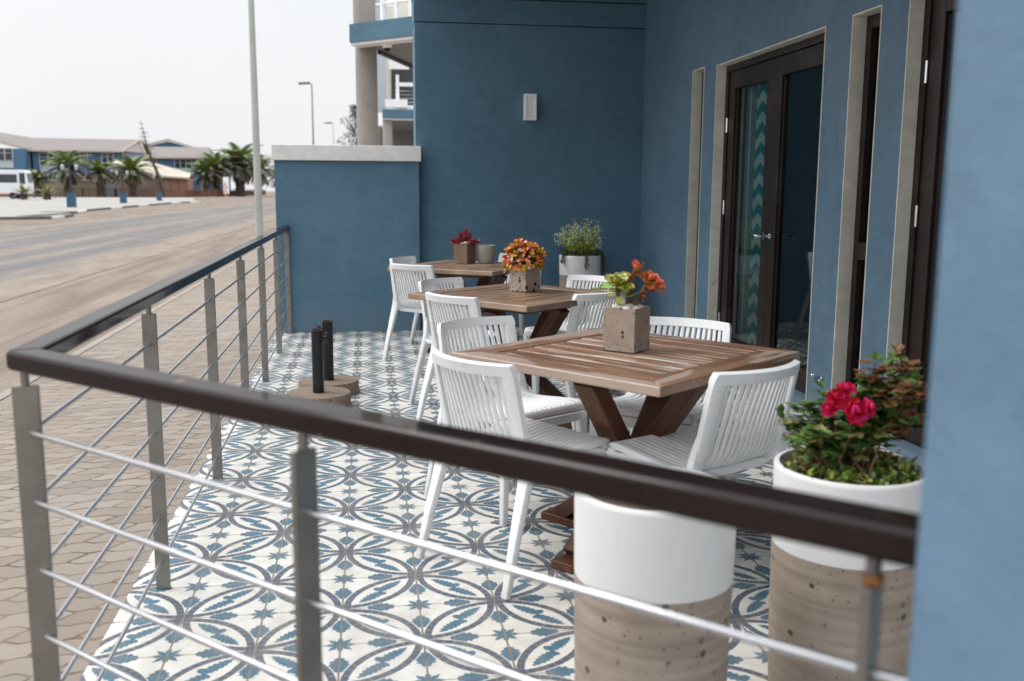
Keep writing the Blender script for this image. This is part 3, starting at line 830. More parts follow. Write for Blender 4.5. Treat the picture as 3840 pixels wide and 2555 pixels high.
# ----------------------------------------------------------------- tables
def make_table(x, y, rot, swap, mat, label, size=.947):
    root = empty('wooden_table', (x, y, 0), R(rot)); tag(root, label, 'table', 'square wooden tables')
    h = size / 2; b = .125; z0, z1 = .718, .752; t = MB()
    # mitred border
    for k in range(4):
        q = [(-h, -h), (h, -h), (h - b, -h + b), (-h + b, -h + b)]
        ca, sa = math.cos(k * PI / 2), math.sin(k * PI / 2)
        t.prism([(px * ca - py * sa, px * sa + py * ca) for px, py in q], z0, z1, g=k * PI / 2)
    n = 7; inner = 2 * (h - b) - .004; wd = inner / n
    for k in range(n):
        c = -inner / 2 + wd * (k + .5)
        if swap: t.box((c, 0, (z0 + z1) / 2 - .0015), (wd - .012, inner, z1 - z0 - .003), grain=1)
        else: t.box((0, c, (z0 + z1) / 2 - .0015), (inner, wd - .012, z1 - z0 - .003), grain=0)
    t.build('tabletop', mat, root, bevel=.005, seg=2)
    # sub-frame under the boards
    u = MB()
    for s in (-1, 1): u.box((0, s * .30, .70), (.66, .04, .034)); u.box((s * .30, 0, .699), (.04, .56, .032))
    u.build('under_frame', 'leg_wood', root)
    th, wdt, n_ = .070, .094, 0; BO = Vector((.020, -.022, 0))
    for k in range(2):
        for s in (-1, 1):
            for a, c in (((-s * .02, .25), (s * .285, .684)), ((-s * .02, .315), (s * .34, .034))):
                n_ += 1; e = .0012 * n_
                A, C = (Vector((q[0], 0, q[1])) if not k else Vector((0, q[0], q[1])) for q in (a, c))
                side_ = Vector((0, 1, 0)) if not k else Vector((1, 0, 0))
                MB().bar(A + BO, C + BO, wdt - e, th - e, up=side_.cross((C - A).normalized())).build('leg', 'leg_wood', root, bevel=.004)
    f = MB(); f.box((BO.x, BO.y, .017), (.84, .10, .034)); f.box((BO.x, BO.y + .235, .0165), (.0995, .37, .033), grain=1); f.box((BO.x, BO.y - .235, .0165), (.0995, .37, .033), grain=1)
    f.build('foot', 'leg_wood', root, bevel=.005)
    return root
make_table(1.568, .478, 38.8, True, 'table_a', 'square wooden table nearest the camera with damp pale streaks, under the green and red succulent')
make_table(1.495, 2.60, 39.0, False, 'table_b', 'square wooden table in the middle, under the orange succulent in the speckled cube pot')
make_table(1.41, 4.79, 55.0, False, 'table_b', 'square wooden table farthest back near the end wall, carrying two small pots')

# ----------------------------------------------------------------- pots and plants
def cube_pot(x, y, z, rot, mat, label, s=.134, h=.165):
    r = empty('cube_planter', (x, y, z), R(rot)); tag(r, label, 'planter', 'concrete cube planters on the tables')
    p = MB(); wl = .013
    o = s / 2; i = o - wl
    a = [p.vert((sx * o, sy * o, 0)) for sx, sy in ((-1, -1), (1, -1), (1, 1), (-1, 1))]
    b = [p.vert((sx * o, sy * o, h)) for sx, sy in ((-1, -1), (1, -1), (1, 1), (-1, 1))]
    c = [p.vert((sx * i, sy * i, h)) for sx, sy in ((-1, -1), (1, -1), (1, 1), (-1, 1))]
    e = [p.vert((sx * i, sy * i, h - .03)) for sx, sy in ((-1, -1), (1, -1), (1, 1), (-1, 1))]
    p.face(a[::-1])
    for k in range(4):
        q = (k + 1) % 4
        p.face((a[k], a[q], b[q], b[k])); p.face((b[k], b[q], c[q], c[k])); p.face((c[k], c[q], e[q], e[k]))
    p.face(e)
    p.build('body', mat, r, bevel=.0025)
    MB().box((0, 0, h - .024), (2 * i - .001, 2 * i - .001, .012)).build('soil', 'soil', r)
    return r
TZ = .752
cube_pot(1.58, .531, TZ, 48, 'cube', 'pale brown concrete cube pot on the nearest table, holding white pebbles')
cube_pot(1.543, 2.738, TZ, 40, 'cube_pit', 'heavily speckled pale concrete cube pot on the middle table')
cube_pot(1.405, 5.04, TZ, 52, 'cube_dark', 'dark brown concrete cube pot on the farthest table')
cp = MB(); cp.lathe([(.060, 0), (.066, .01), (.078, .08), (.083, .145), (.0815, .148), (.074, .147), (.071, .10), (.066, .07)], n=40)
o = cp.build('round_pot', 'cup', smooth=50, loc=(1.585, 5.04, TZ)); tag(o, 'empty round grey concrete pot on the farthest table beside the brown cube pot', 'pot')
def pebbles(x, y, z, n, rad, label, big=.016):
    p = MB()
    for k in range(n):
        a, r = rnd.random() * 2 * PI, rad * math.sqrt(rnd.random()); q = big * (.5 + .7 * rnd.random())
        p.ball((r * math.cos(a), r * math.sin(a), q * .4 + .012 * rnd.random()), q, 7, 5, (1, .55 + .6 * rnd.random(), .5 + .3 * rnd.random()), jitter=.3)
    o = p.build('pebbles', 'pebble', smooth=60, loc=(x, y, z)); tag(o, label, 'pebbles', kind='stuff')
pebbles(1.58, .531, TZ + .150, 60, .056, 'white pebbles filling the cube pot on the nearest table', .017)
pebbles(1.405, 5.04, TZ + .150, 26, .05, 'white pebbles in the dark brown cube pot on the farthest table', .02)

def rosette(mb, c, axis, n, L, Wd, cols, spread=(15, 85), thick=.004, rr=None, cup=.35):
    rr = rr or rnd; axis = Vector(axis).normalized()
    x = axis.orthogonal().normalized(); y = axis.cross(x)
    for k in range(n):
        f = (k + .5) / n; el = R(spread[0] + (spread[1] - spread[0]) * f); az = k * 2.39996 + rr.random() * .4
        d = axis * math.cos(el) + (x * math.cos(az) + y * math.sin(az)) * math.sin(el)
        c0, c1 = cols[rr.randrange(len(cols))]
        q = 1 - .25 * rr.random(); sc = .55 + .45 * f
        j = lambda c: tuple(max(0, min(1, v * (.8 + .4 * rr.random()))) for v in c)
        mb.leaf(Vector(c) + d * .004, d, axis + d * .01, L * sc * q, Wd * sc * q, thick, j(c0), j(c1), cup, .08, .62)
# green and red jade on the nearest table
pr = random.Random(3)
jade = empty('succulent_plant', (1.58, .531, TZ + .15)); tag(jade, 'jade succulent with one green and one red-orange head in the pebble-filled cube pot', 'succulent', 'succulents in cube pots')
st = MB(); fo = MB()
r_ = Vector((.989, -.148, 0)); f_ = Vector((.148, .989, 0)); u_ = Vector((0, 0, 1))
P = lambda a, b, c: r_ * a + f_ * b + u_ * c
GRN = [((.24, .44, .025), (.36, .34, .04)), ((.32, .50, .05), (.50, .14, .03)), ((.17, .33, .02), (.42, .08, .02)), ((.42, .52, .16), (.42, .42, .10))]
RED = [((.46, .29, .05), (.78, .04, .02)), ((.66, .17, .04), (.80, .03, .015)), ((.34, .27, .04), (.72, .06, .03)), ((.70, .26, .17), (.82, .07, .06))]
def stem(mb, pts, r0, r1):
    pts = spline(pts, 4); n = len(pts); mb.tube(pts, [r0 + (r1 - r0) * k / (n - 1) for k in range(n)], 8)
stem(st, [P(-.02, 0, 0), P(-.028, -.005, .03), P(-.035, -.01, .085)], .0085, .006)
stem(st, [P(.012, 0, -.005), P(.03, 0, .03), P(.05, -.005, .07), P(.068, -.005, .10)], .010, .007)
stem(st, [P(.008, .01, -.005), P(.006, .012, .05), P(.02, .015, .11), P(.028, .02, .145)], .010, .006)
stem(st, [P(.05, -.005, .065), P(.075, -.01, .068), P(.088, -.012, .075)], .006, .004)
st.build('stem', 'bark', jade, smooth=60)
rosette(fo, P(-.035, -.015, .092), (-.25, -.7, 1), 17, .063, .0205, GRN, (8, 100), .005, pr)
rosette(fo, P(-.03, .0, .06), (-.2, -.3, .5), 6, .060, .0195, GRN, (75, 120), .0045, pr)
rosette(fo, P(.068, -.008, .098), (.25, -.6, 1), 14, .060, .0195, RED, (8, 100), .005, pr)
rosette(fo, P(.090, -.014, .078), (.7, -.5, .6), 7, .047, .016, RED, (15, 90), .004, pr)
rosette(fo, P(.030, .02, .128), (.05, -.3, 1), 5, .056, .019, RED, (8, 55), .0045, pr)
rosette(fo, P(.0, .02, .10), (-.1, -.1, 1), 6, .05, .02, RED[:1] + GRN[1:3], (20, 80), .004, pr)
rosette(fo, P(.045, 0, .05), (.6, -.4, .3), 5, .026, .009, RED, (30, 100), .002, pr)
fo.leaf(P(-.04, -.02, .075), P(-1, -.25, .12), u_, .085, .018, .004, (.36, .44, .14), (.42, .36, .12), .2, -.1, .7)
fo.leaf(P(-.01, -.02, .045), P(.75, -.35, .35), u_, .07, .02, .004, (.13, .26, .05), (.16, .30, .06), .2, .0, .7)
fo.build('foliage', 'leaf', jade, smooth=75)
jade.scale = (1.18, 1.18, 1.12)
# orange dome on the middle table
ora = empty('succulent_plant', (1.543, 2.738, TZ + .15)); tag(ora, 'dense dome-shaped succulent with orange, yellow and pink leaves in the speckled cube pot', 'succulent', 'succulents in cube pots')
ORG = [((.80, .50, .03), (.76, .18, .02)), ((.82, .34, .14), (.84, .20, .10)), ((.74, .17, .02), (.60, .05, .015)), ((.86, .52, .36), (.84, .28, .20)), ((.72, .56, .03), (.76, .30, .02)), ((.78, .42, .02), (.78, .12, .02)), ((.32, .27, .03), (.66, .16, .02))]
st, fo = MB(), MB()
for k in range(44):
    el = R(6 + 104 * ((k + .5) / 44) ** .8); az = k * 2.39996
    dd = Vector((math.sin(el) * math.cos(az), math.sin(el) * math.sin(az), math.cos(el)))
    rad = .074 + .036 * pr.random(); c = Vector((dd.x * rad * 1.12, dd.y * rad * 1.12, .035 + dd.z * rad * 1.0))
    if el > R(85): c.z -= .012
    stem(st, [(c.x * .12, c.y * .12, 0), (c.x * .5, c.y * .5, c.z * .65), tuple(c)], .005, .003)
    rosette(fo, c, dd + Vector((0, 0, .25)), 7, .052, .0150, ORG, (10, 88), .004, pr)
for k in range(150):
    a, q = pr.random() * 2 * PI, .07 * math.sqrt(pr.random()); hgt_ = pr.uniform(.0, .085)
    fo.leaf((q * math.cos(a), q * math.sin(a), hgt_), (pr.uniform(-1, 1), pr.uniform(-1, 1), pr.uniform(-.2, 1)), (0, 0, 1), .035, .012, .003, (.10, .13, .02), (.30, .10, .02), .3, .05, .62)
st.build('stem', 'bark', ora, smooth=60); fo.build('foliage', 'leaf', ora, smooth=75)
# crimson one on the farthest table
cri = empty('succulent_plant', (1.405, 5.04, TZ + .15)); tag(cri, 'low crimson succulent with pointed spiky leaves in the dark brown cube pot', 'succulent', 'succulents in cube pots')
fo, st = MB(), MB()
CRI = [((.30, .012, .05), (.42, .03, .08)), ((.22, .01, .035), (.34, .02, .05)), ((.42, .035, .11), (.30, .10, .05))]
for ax, L in ((P(-.95, -.2, .35), .10), (P(-.35, 0, 1), .085), (P(.15, -.1, 1), .12), (P(.45, .1, .8), .08), (P(.95, -.1, .28), .115), (P(.7, -.6, .3), .09), (P(-.5, -.6, .5), .07)):
    ax = ax.normalized(); b0 = Vector((0, 0, .0)); tip = b0 + ax * L
    stem(st, [b0, (b0 + tip) / 2, tip], .005, .002)
    x = ax.orthogonal().normalized(); y = ax.cross(x)
    for k in range(18):
        f = .2 + .8 * k / 18; az = k * 2.4; dd = ax * .75 + (x * math.cos(az) + y * math.sin(az)) * (1.0 - .6 * f)
        c0, c1 = CRI[pr.randrange(3)]
        fo.leaf(b0 + ax * L * f, dd, ax, .056 * (1.2 - .4 * f), .0085, .0018, c0, c1, .3, .1, .95)
st.build('stem', 'bark', cri, smooth=60); fo.build('foliage', 'leaf', cri, smooth=75)

# big two-tone planters
def big_planter(x, y, r, h, band, label, soil_drop=.03):
    t = empty('tall_planter', (x, y, 0)); tag(t, label, 'planter', 'tall two-tone cylinder planters')
    zb_ = h - band
    MB().lathe([(r * .90, 0), (r * .93, .01), (r * .965, zb_ * .5), (r * .985, zb_)], n=64).build('base', 'pot_low', t, smooth=50)
    MB().lathe([(r * .988, zb_ + .001), (r, h - .012), (r * .995, h - .003), (r * .975, h), (r * .93, h), (r * .915, h - .006), (r * .91, h - .06), (r * .90, h - .075)], n=64, cap1=False).build('glazed_band', 'pot_high', t, smooth=50)
    s = MB(); n = 40; zc = h - soil_drop
    rings = [[s.vert((q * r * .905 * math.cos(2 * PI * k / n), q * r * .905 * math.sin(2 * PI * k / n), zc + .012 * (rnd.random() - .5) + .012 * (1 - q))) for k in range(n)] for q in (1, .75, .5, .25)]
    cc = s.vert((0, 0, zc + .014))
    for a, b in zip(rings, rings[1:]):
        for k in range(n): s.face((a[k], a[(k + 1) % n], b[(k + 1) % n], b[k]))
    for k in range(n): s.face((rings[-1][k], rings[-1][(k + 1) % n], cc))
    s.build('soil', 'soil', t, smooth=60)
    return t
PL, PR_, PB = (1.25, -.94), (1.79, -.83), (2.60, 5.92)
big_planter(*PL, .186, .68, .205, 'tall white and brown cylinder planter with bare soil, left of the rose planter')
big_planter(*PR_, .186, .68, .205, 'tall white and brown cylinder planter beside the blue pillar, holding the red rose bush')
big_planter(*PB, .200, .755, .185, 'tall white and grey cylinder planter standing in the corner against the blue end wall')

def herb(mb, c, n, spread, L, Wd, cols, rr, droop=0.0):
    for k in range(n):
        a = rr.random() * 2 * PI; q = spread * math.sqrt(rr.random())
        p = Vector(c) + Vector((q * math.cos(a), q * math.sin(a), rr.uniform(-.3, .6) * spread * .3))
        d_ = Vector((rr.uniform(-1, 1), rr.uniform(-1, 1), rr.uniform(-.3, 1)))
        c0, c1 = cols[rr.randrange(len(cols))]; s = rr.uniform(.6, 1.25)
        mb.leaf(p, d_, (rr.uniform(-.3, .3), rr.uniform(-.3, .3), 1), L * s, Wd * s, 0, c0, c1, .2, -.1, .8, nl=3)
# rose bush
ros = empty('rose_bush', (*PR_, .655)); tag(ros, 'rose bush with a cluster of bright red-pink blooms in the planter by the pillar', 'rose bush')
rr = random.Random(11); st, fo, fl = MB(), MB(), MB()
RL = [((.07, .16, .03), (.11, .20, .04)), ((.12, .23, .045), (.18, .29, .06)), ((.045, .105, .03), (.06, .13, .035)), ((.16, .09, .03), (.22, .08, .03)), ((.20, .20, .06), (.28, .22, .07))]
canes = []
for k in range(36):
    a = rr.random() * 2 * PI; q = .10 * math.sqrt(rr.random())
    b0 = Vector((q * math.cos(a), q * math.sin(a), 0))
    right = rr.random() < .62
    tip = P(rr.uniform(.03, .20) if right else rr.uniform(-.17, .05), rr.uniform(-.10, .12), rr.uniform(.13, .295) if right else rr.uniform(.06, .19))
    mid = (b0 + tip) / 2 + Vector((rr.uniform(-.02, .02), rr.uniform(-.02, .02), .03))
    pts = spline([b0, mid, tip], 6); canes.append(pts)
    st.tube(pts, [.0032 - .0016 * i / (len(pts) - 1) for i in range(len(pts))], 6)
    for i in range(4, len(pts)):
        for _ in range(3 if right else 2):
            dd = Vector((rr.uniform(-1, 1), rr.uniform(-1, 1), rr.uniform(-.2, .7))).normalized()
            base = pts[i] + dd * .01
            young = (i >= len(pts) - 4) and right and rr.random() < .7
            cc = RL[3] if young else RL[rr.choice((0, 0, 1, 1, 2, 4))]
            for m_, off in ((1, 0), (.8, 55), (.8, -55)):
                d2 = Matrix.Rotation(R(off), 3, 'Z') @ dd
                fo.leaf(base, d2, (rr.uniform(-.4, .4), rr.uniform(-.4, .4), 1), .033 * m_, .0115 * m_, 0, cc[0], cc[1], .15, -.15, .8, nl=4)
for k in range(14):      # bare reddish twigs on the street side
    b0 = P(rr.uniform(-.13, -.05), rr.uniform(-.08, .08), 0); tip = b0 + P(rr.uniform(-.06, .03), rr.uniform(-.03, .03), rr.uniform(.09, .19))
    st.tube(spline([b0, (b0 + tip) / 2 + P(.01, 0, 0), tip], 4), .0014, 5)
    for _ in range(5): fo.leaf(b0.lerp(tip, rr.uniform(.3, 1)), (rr.uniform(-1, 1), rr.uniform(-1, 1), .4), (0, 0, 1), .018, .005, 0, *RL[rr.choice((3, 4, 1))], .1, 0, .8, nl=3)
st.build('stem', 'bark', ros, smooth=60); fo.build('foliage', 'herb', ros, smooth=80)
PK = [((.68, .008, .05), (.80, .016, .12)), ((.54, .004, .015), (.66, .008, .03)), ((.80, .022, .17), (.88, .05, .26))]
def bloom(c, ax, size):
    ax = Vector(ax).normalized(); x = ax.orthogonal().normalized(); y = ax.cross(x)
    for k in range(26):
        f = (k + .5) / 26; el = R(8 + 88 * f); az = k * 2.4
        dd = ax * math.cos(el) + (x * math.cos(az) + y * math.sin(az)) * math.sin(el)
        c0, c1 = PK[rr.choice((0, 0, 1, 2))]
        fl.leaf(Vector(c) + dd * size * .12, dd, ax, size * (.55 + .5 * f), size * (.34 + .16 * f), 0, c0, c1, .5, .35 - .5 * f, .55, nl=4)
for c, ax, s in ((P(-.066, -.06, .206), (-.3, -.5, .8), .026), (P(-.042, -.05, .224), (-.1, -.3, 1), .025), (P(-.030, -.08, .178), (.0, -.9, .5), .034), (P(.004, -.07, .186), (.6, -.6, .5), .024), (P(-.080, -.06, .180), (-.8, -.4, .3), .022)):
    fl = MB(); bloom(c, ax, s); fl.build('bloom', 'petal', ros, smooth=80)
# ground cover in the rose planter
gc = empty('ground_cover_plant', (*PR_, .655)); tag(gc, 'low yellow-green ground cover filling the rose planter', 'plant')
fo = MB(); GC = [((.20, .27, .035), (.30, .36, .05)), ((.10, .19, .03), (.17, .27, .05)), ((.30, .33, .06), (.40, .38, .09)), ((.05, .10, .02), (.08, .13, .03)), ((.24, .13, .06), (.26, .12, .05))]
for k in range(130):
    a = rr.random() * 2 * PI; q = .155 * math.sqrt(rr.random())
    herb(fo, (q * math.cos(a), q * math.sin(a), .012 + .02 * rr.random()), 9, .022, .017, .0065, [GC[rr.choice((0, 0, 1, 1, 2, 3, 4))]], rr)
fo.build('foliage', 'herb', gc, smooth=80)
# white flowering plant in the corner planter
wf = empty('flowering_plant', (*PB, .735)); tag(wf, 'airy upright plant with tiny white flowers in the corner planter', 'plant')
st, fo, fl = MB(), MB(), MB()
WG = [((.40, .46, .02), (.48, .52, .04)), ((.24, .36, .02), (.34, .44, .03)), ((.30, .20, .08), (.30, .22, .08))]
for k in range(120):
    a = rr.random() * 2 * PI; q = .12 * math.sqrt(rr.random())
    b0 = Vector((q * math.cos(a), q * math.sin(a), 0))
    tall = rr.uniform(.16, .37) * (1 - .35 * (q / .12) ** 2)
    out = Vector((math.cos(a), math.sin(a), 0)) * rr.uniform(.02, .13)
    tip = b0 + out + Vector((0, 0, tall))
    if k < 7: tip = P(rr.uniform(-.27, -.17), rr.uniform(-.05, .05), rr.uniform(.14, .24))
    pts = spline([b0, (b0 + tip) / 2 - out * .25, tip], 5)
    cc = WG[rr.choice((0, 0, 1, 2))]
    st.tube(pts, .0013, 4, col=cc[0])
    for i in range(2, len(pts)):
        for _ in range(2): fo.leaf(pts[i], (rr.uniform(-1, 1), rr.uniform(-1, 1), 1.6), (0, 0, 1), .028, .0034, 0, *WG[rr.choice((0, 0, 1))], .1, 0, .9, nl=3)
    for _ in range(6):
        c = tip + Vector((rr.uniform(-1, 1) * .03, rr.uniform(-1, 1) * .03, rr.uniform(-1.8, 1) * .025))
        fl.ball(c, rr.uniform(.003, .006), 5, 4, col=(.82, .90, .86) if rr.random() < .75 else (.55, .68, .52))
st.build('stem', 'herb', wf); fo.build('foliage', 'herb', wf, smooth=80); tag(fl.build('flower', 'herb', wf, smooth=80), kind='stuff')
tr = empty('trailing_plant', (*PB, .735)); tag(tr, 'dark green trailing creeper spilling over the rim of the corner planter', 'plant')
fo, st = MB(), MB(); TG = [((.085, .12, .035), (.15, .19, .06)), ((.05, .085, .025), (.09, .13, .04)), ((.16, .14, .06), (.20, .17, .08))]
for k in range(150):
    a = rr.random() * 2 * PI; q = rr.uniform(.09, .205)
    herb(fo, (q * math.cos(a), q * math.sin(a), .035 + .03 * rr.random()), 7, .025, .018, .008, TG, rr)
for az, ln in ((-20, .22), (-8, .30), (5, .16), (-32, .12), (-88, .10), (-150, .05), (-12, .26)):
    a = R(az); o_ = Vector((math.cos(a), math.sin(a), 0))
    pts = spline([o_ * .15 + Vector((0, 0, .03)), o_ * .212 + Vector((0, 0, .025)), o_ * .226 + Vector((0, 0, -ln * .5)), o_ * .228 + Vector((0, 0, -ln))], 6)
    st.tube(pts, .0015, 5)
    for p_ in pts: herb(fo, p_, 7 if p_.z > -.08 else 4, .016, .017, .0075, TG, rr)
st.build('stem', 'bark', tr); fo.build('foliage', 'herb', tr, smooth=80)

# ----------------------------------------------------------------- parasol bases
def parasol_base(x, y, label, ringd):
    b = empty('parasol_base', (x, y, 0)); tag(b, label, 'parasol base', 'round concrete parasol bases')
    MB().lathe([(.196, 0), (.2, .004), (.2, .082), (.196, .09)], n=64).build('base', 'agg', b, smooth=40)
    p = MB(); p.lathe([(.036, .088), (.036, .49), (.0325, .49), (.0325, .2)], n=28, cap1=False); p.build('tube', 'black', b, smooth=40)
    MB().lathe([(.0362, .485), (.0365, .4915), (.032, .4915), (.032, .484)], n=28, cap0=False, cap1=False).build('rusty_rim', 'rust', b, smooth=40)
    k = MB(); a = R(ringd); o_ = Vector((math.cos(a), math.sin(a), 0))
    k.tube([o_ * .034 + Vector((0, 0, .44)), o_ * .052 + Vector((0, 0, .44))], .009, 10)
    t_ = Vector((-o_.y, o_.x, 0)); c = o_ * .056 + Vector((0, 0, .44))
    k.tube([c + (t_ * math.cos(q) + u_ * math.sin(q)) * .03 for q in [2 * PI * i / 20 for i in range(21)]], .0055, 8, cap=False)
    k.build('screw_knob', 'black', b, smooth=60)
parasol_base(.275, 3.03, 'nearer round aggregate parasol base with a short black pipe, on the tiles by the railing', 5)
parasol_base(.322, 3.43, 'farther round aggregate parasol base with a short black pipe, half behind the nearer one', 195)

# ----------------------------------------------------------------- street furniture
def street_lamp(x, y, h, label, r0=.075, head=True, mat='galv'):
    t = empty('street_lamp', (x, y, GZ)); tag(t, label, 'street lamp', 'street lamps along the pavement')
    MB().tube([(0, 0, 0), (0, 0, h * .5), (0, 0, h)], [r0, r0 * .74, r0 * .48], 16).build('pole', mat, t, smooth=60)
    if head:
        a = MB(); a.tube([(0, 0, h - .02), (-.12, 0, h + .05)], .03, 8); a.build('arm', mat, t, smooth=60)
        q = MB(); q.box((-.42, 0, h + .05), (.68, .24, .13), Matrix.Rotation(R(-4), 3, 'Y')); q.build('lamp_head', 'lamp_grey', t, bevel=.03)
    return t
street_lamp(-1.50, 16.2, 9.0, 'thick pale green-grey lamp pole rising just beyond the railing', .078)
street_lamp(-2.50, 54.9, 7.55, 'dark street lamp with boxy head, tallest of those behind the boundary wall', .07, True, 'lamp_grey')
street_lamp(-2.46, 88, 7.55, 'second street lamp in the row behind the boundary wall, paler and smaller', .065)
street_lamp(-2.46, 122, 7.55, 'farthest street lamp of the row, just clear of the boundary wall coping', .065)
t = street_lamp(-29.2, 231, 9.4, 'distant grey street lamp in front of the big palms', .18); 
def pedestal(x, y, label, lit):
    t = empty('lamp_pedestal', (x, y, GZ)); tag(t, label, 'lamp pedestal', 'blue lamp pedestals along the far kerb')
    b = MB(); b.box((0, 0, .55), (.58, .58, 1.1)); b.box((0, 0, 1.13), (.64, .64, .07)); b.build('base', 'pole_blue', t, bevel=.02)
    MB().tube([(0, 0, 1.15), (0, 0, 1.4), (0, 0, 3.5)], [.13, .075, .06], 10).build('pole', 'pole_dark', t, smooth=60)
    a = MB(); a.tube([(-.5, 0, 3.3), (0, 0, 3.36), (.5, 0, 3.3)], .03, 8); a.build('arm', 'pole_dark', t)
    for s in (-1, 1):
        q = MB(); q.lathe([(.08, 0), (.16, .28), (.02, .46)], (s * .5, 0, 2.92), 6); q.build('lantern', 'galv', t)
pedestal(-21.9, 75, 'nearest blue square pedestal with dark twin-lantern post, standing by the far kerb', 1)
pedestal(-23.85, 99, 'second blue pedestal along the far kerb, in front of the brown brick building', 1)
pedestal(-25.4, 123.5, 'farthest blue pedestal along the far kerb, near the leaning dead tree', 1)
# red fence
def fence(pts, label):
    f = empty('fence', (*pts[0], GZ)); tag(f, label, 'fence', 'rusty red fences across the road')
    o0 = Vector((*pts[0], GZ)); b = MB(); posts = []
    for a, c in zip(pts, pts[1:]):
        A, B = Vector((*a, GZ)) - o0, Vector((*c, GZ)) - o0; d_ = (B - A); n = int(d_.length / .62)
        for z in (.12, 1.34, 1.62): b.bar(A + Vector((0, 0, z)), B + Vector((0, 0, z)), .06, .07)
        for k in range(n):
            p_ = A.lerp(B, (k + .5) / n); b.box(p_ + Vector((0, 0, .72)), (.13, .06, 1.22))
        m_ = max(1, int(d_.length / 5.6))
        for k in range(m_ + 1):
            posts.append(MB().box(A.lerp(B, k / m_) + Vector((0, -.03, .86)), (.24, .2, 1.72)))
    b.build('railing', 'fence', f)
    for q_ in posts: q_.build('post', 'fence_top', f)
fence([(-80, 182.5), (-46, 186), (-34.5, 190)], 'rusty red picket fence in front of the cream wall and brick building')
fence([(-34.5, 190.6), (-31, 235), (-30.5, 300)], 'rusty red fence running away along the far side of the road')
# cream wall
cw = empty('boundary_wall', (-55, 190, GZ)); tag(cw, 'long low cream boundary wall behind the palms across the road', 'wall')
MB().box((-6, 0, 1.45), (29, .3, 2.9)).build('wall', 'far_cream', cw)
MB().box((-6, -.03, 3.05), (29.3, .45, .28)).build('coping', 'fascia', cw)
MB().box((7.0, -.16, 1.4), (2.9, .1, 2.7)).build('gate', 'far_white', cw)

# ----------------------------------------------------------------- far buildings
def bld(name, loc, label, cat='building'):
    e_ = empty(name, loc); tag(e_, label, cat); return e_
def win(parent, x0, x1, z0, z1, y, n=2, mat='win'):
    f = MB(); t = .16
    f.box(((x0 + x1) / 2, y - .06, z1 - t / 2), (x1 - x0, .12, t)); f.box(((x0 + x1) / 2, y - .06, z0 + t / 2), (x1 - x0, .12, t))
    for k in range(n + 1): f.box((x0 + (x1 - x0) * k / n, y - .06, (z0 + z1) / 2), (t, .119, z1 - z0 - 2 * t))
    f.box(((x0 + x1) / 2, y - .06, z0 + (z1 - z0) * .62), (x1 - x0 - t, .117, .1))
    o_ = f.build('window', 'far_white', parent)
    MB().sheet([(x0, y - .02, z0), (x1, y - .02, z0), (x1, y - .02, z1), (x0, y - .02, z1)]).build('pane', mat, o_)
A_ = bld('hotel_block', (-57, 200, GZ), 'long two-storey blue block with grey-brown pitched roof behind the cream wall')
X = lambda v: v + 57
w = MB(); w.box((X(-56.2), 6, 4.6), (17, 12, 9.3)); w.build('wall', 'far_blue', A_)
w = MB(); w.box((X(-72.0), 3.5, 4.6), (13.6, 13, 9.2)); w.build('wing_wall', 'far_blue', A_)
r_b = MB()
r_b.sheet([(X(-65.2), -.9, 9.05), (X(-47.6), -.9, 9.05), (X(-45.3), 6, 11.6), (X(-67.8), 6, 11.75)]); r_b.sheet([(X(-47.2), -.9, 9.0), (X(-43.6), 1.0, 8.7), (X(-45.3), 6, 11.6)])
r_b.sheet([(X(-67.8), 6, 11.75), (X(-45.3), 6, 11.6), (X(-45.0), 14, 9.0), (X(-67.8), 14, 9.0)])
r_b.sheet([(X(-80), -1.2, 13.2), (X(-64.8), -1.2, 9.2), (X(-66.2), 8, 11.7), (X(-80), 8, 14)])
r_b.build('roof', 'roof', A_)
f = MB(); f.bar((X(-65.0), -1.0, 8.95), (X(-47.4), -1.0, 8.95), .2, .34); f.bar((X(-64.7), -1.3, 9.1), (X(-80), -1.3, 13.0), .2, .55); f.bar((X(-47.5), -1.0, 8.9), (X(-45.4), 5, 11.45), .2, .4); f.bar((X(-45.4), 5, 11.45), (X(-43.6), 1, 8.6), .2, .4)
f.build('fascia', 'fascia', A_)
g = MB(); g.prism([(X(-47.6), 0), (X(-43.9), 1.2), (X(-45.4), 6)], 0.1, 8.8); g.build('gable_wall', 'far_blue_pale', A_)
for x0, x1, z0, z1, n, m in ((-63.4, -60.2, 6.0, 8.7, 2, 'win'), (-57.1, -54.4, 6.4, 8.7, 2, 'win'), (-51.7, -49.5, 6.6, 8.7, 2, 'win'),
                          (-59.8, -57.3, 3.2, 4.5, 2, 'win_yel'), (-56.9, -53.3, 3.2, 4.5, 2, 'win_red'), (-51.9, -49.4, 3.2, 4.4, 2, 'win'), (-63.5, -60.5, 3.2, 4.4, 2, 'win')):
    win(A_, X(x0), X(x1), z0, z1, -.03, n, m)
win(A_, X(-70.2), X(-67.3), 6.8, 9.3, -3.05, 2); win(A_, X(-75), X(-72), 6.8, 9.3, -3.05, 2)
for x0, x1 in ((-63.4, -60.2), (-51.9, -49.4)): MB().box((X((x0 + x1) / 2), -.1, 5.4), (x1 - x0, .14, 1.3)).build('wall_panel', 'far_white', A_)
MB().box((X(-68.7), -3.1, 6.1), (2.9, .14, 1.2)).build('wall_panel', 'far_white', A_)
p_ = MB(); p_.tube([(X(-65.3), -.2, 0.1), (X(-65.3), -.2, 8.9)], .14, 8); p_.tube([(X(-47.6), -.2, 0.1), (X(-47.6), -.2, 8.9)], .14, 8); p_.build('downpipe', 'fascia', A_)
Bq = bld('hotel_block', (-42, 230, GZ), 'farther blue and white block with plain grey-brown roof behind the brick outbuilding')
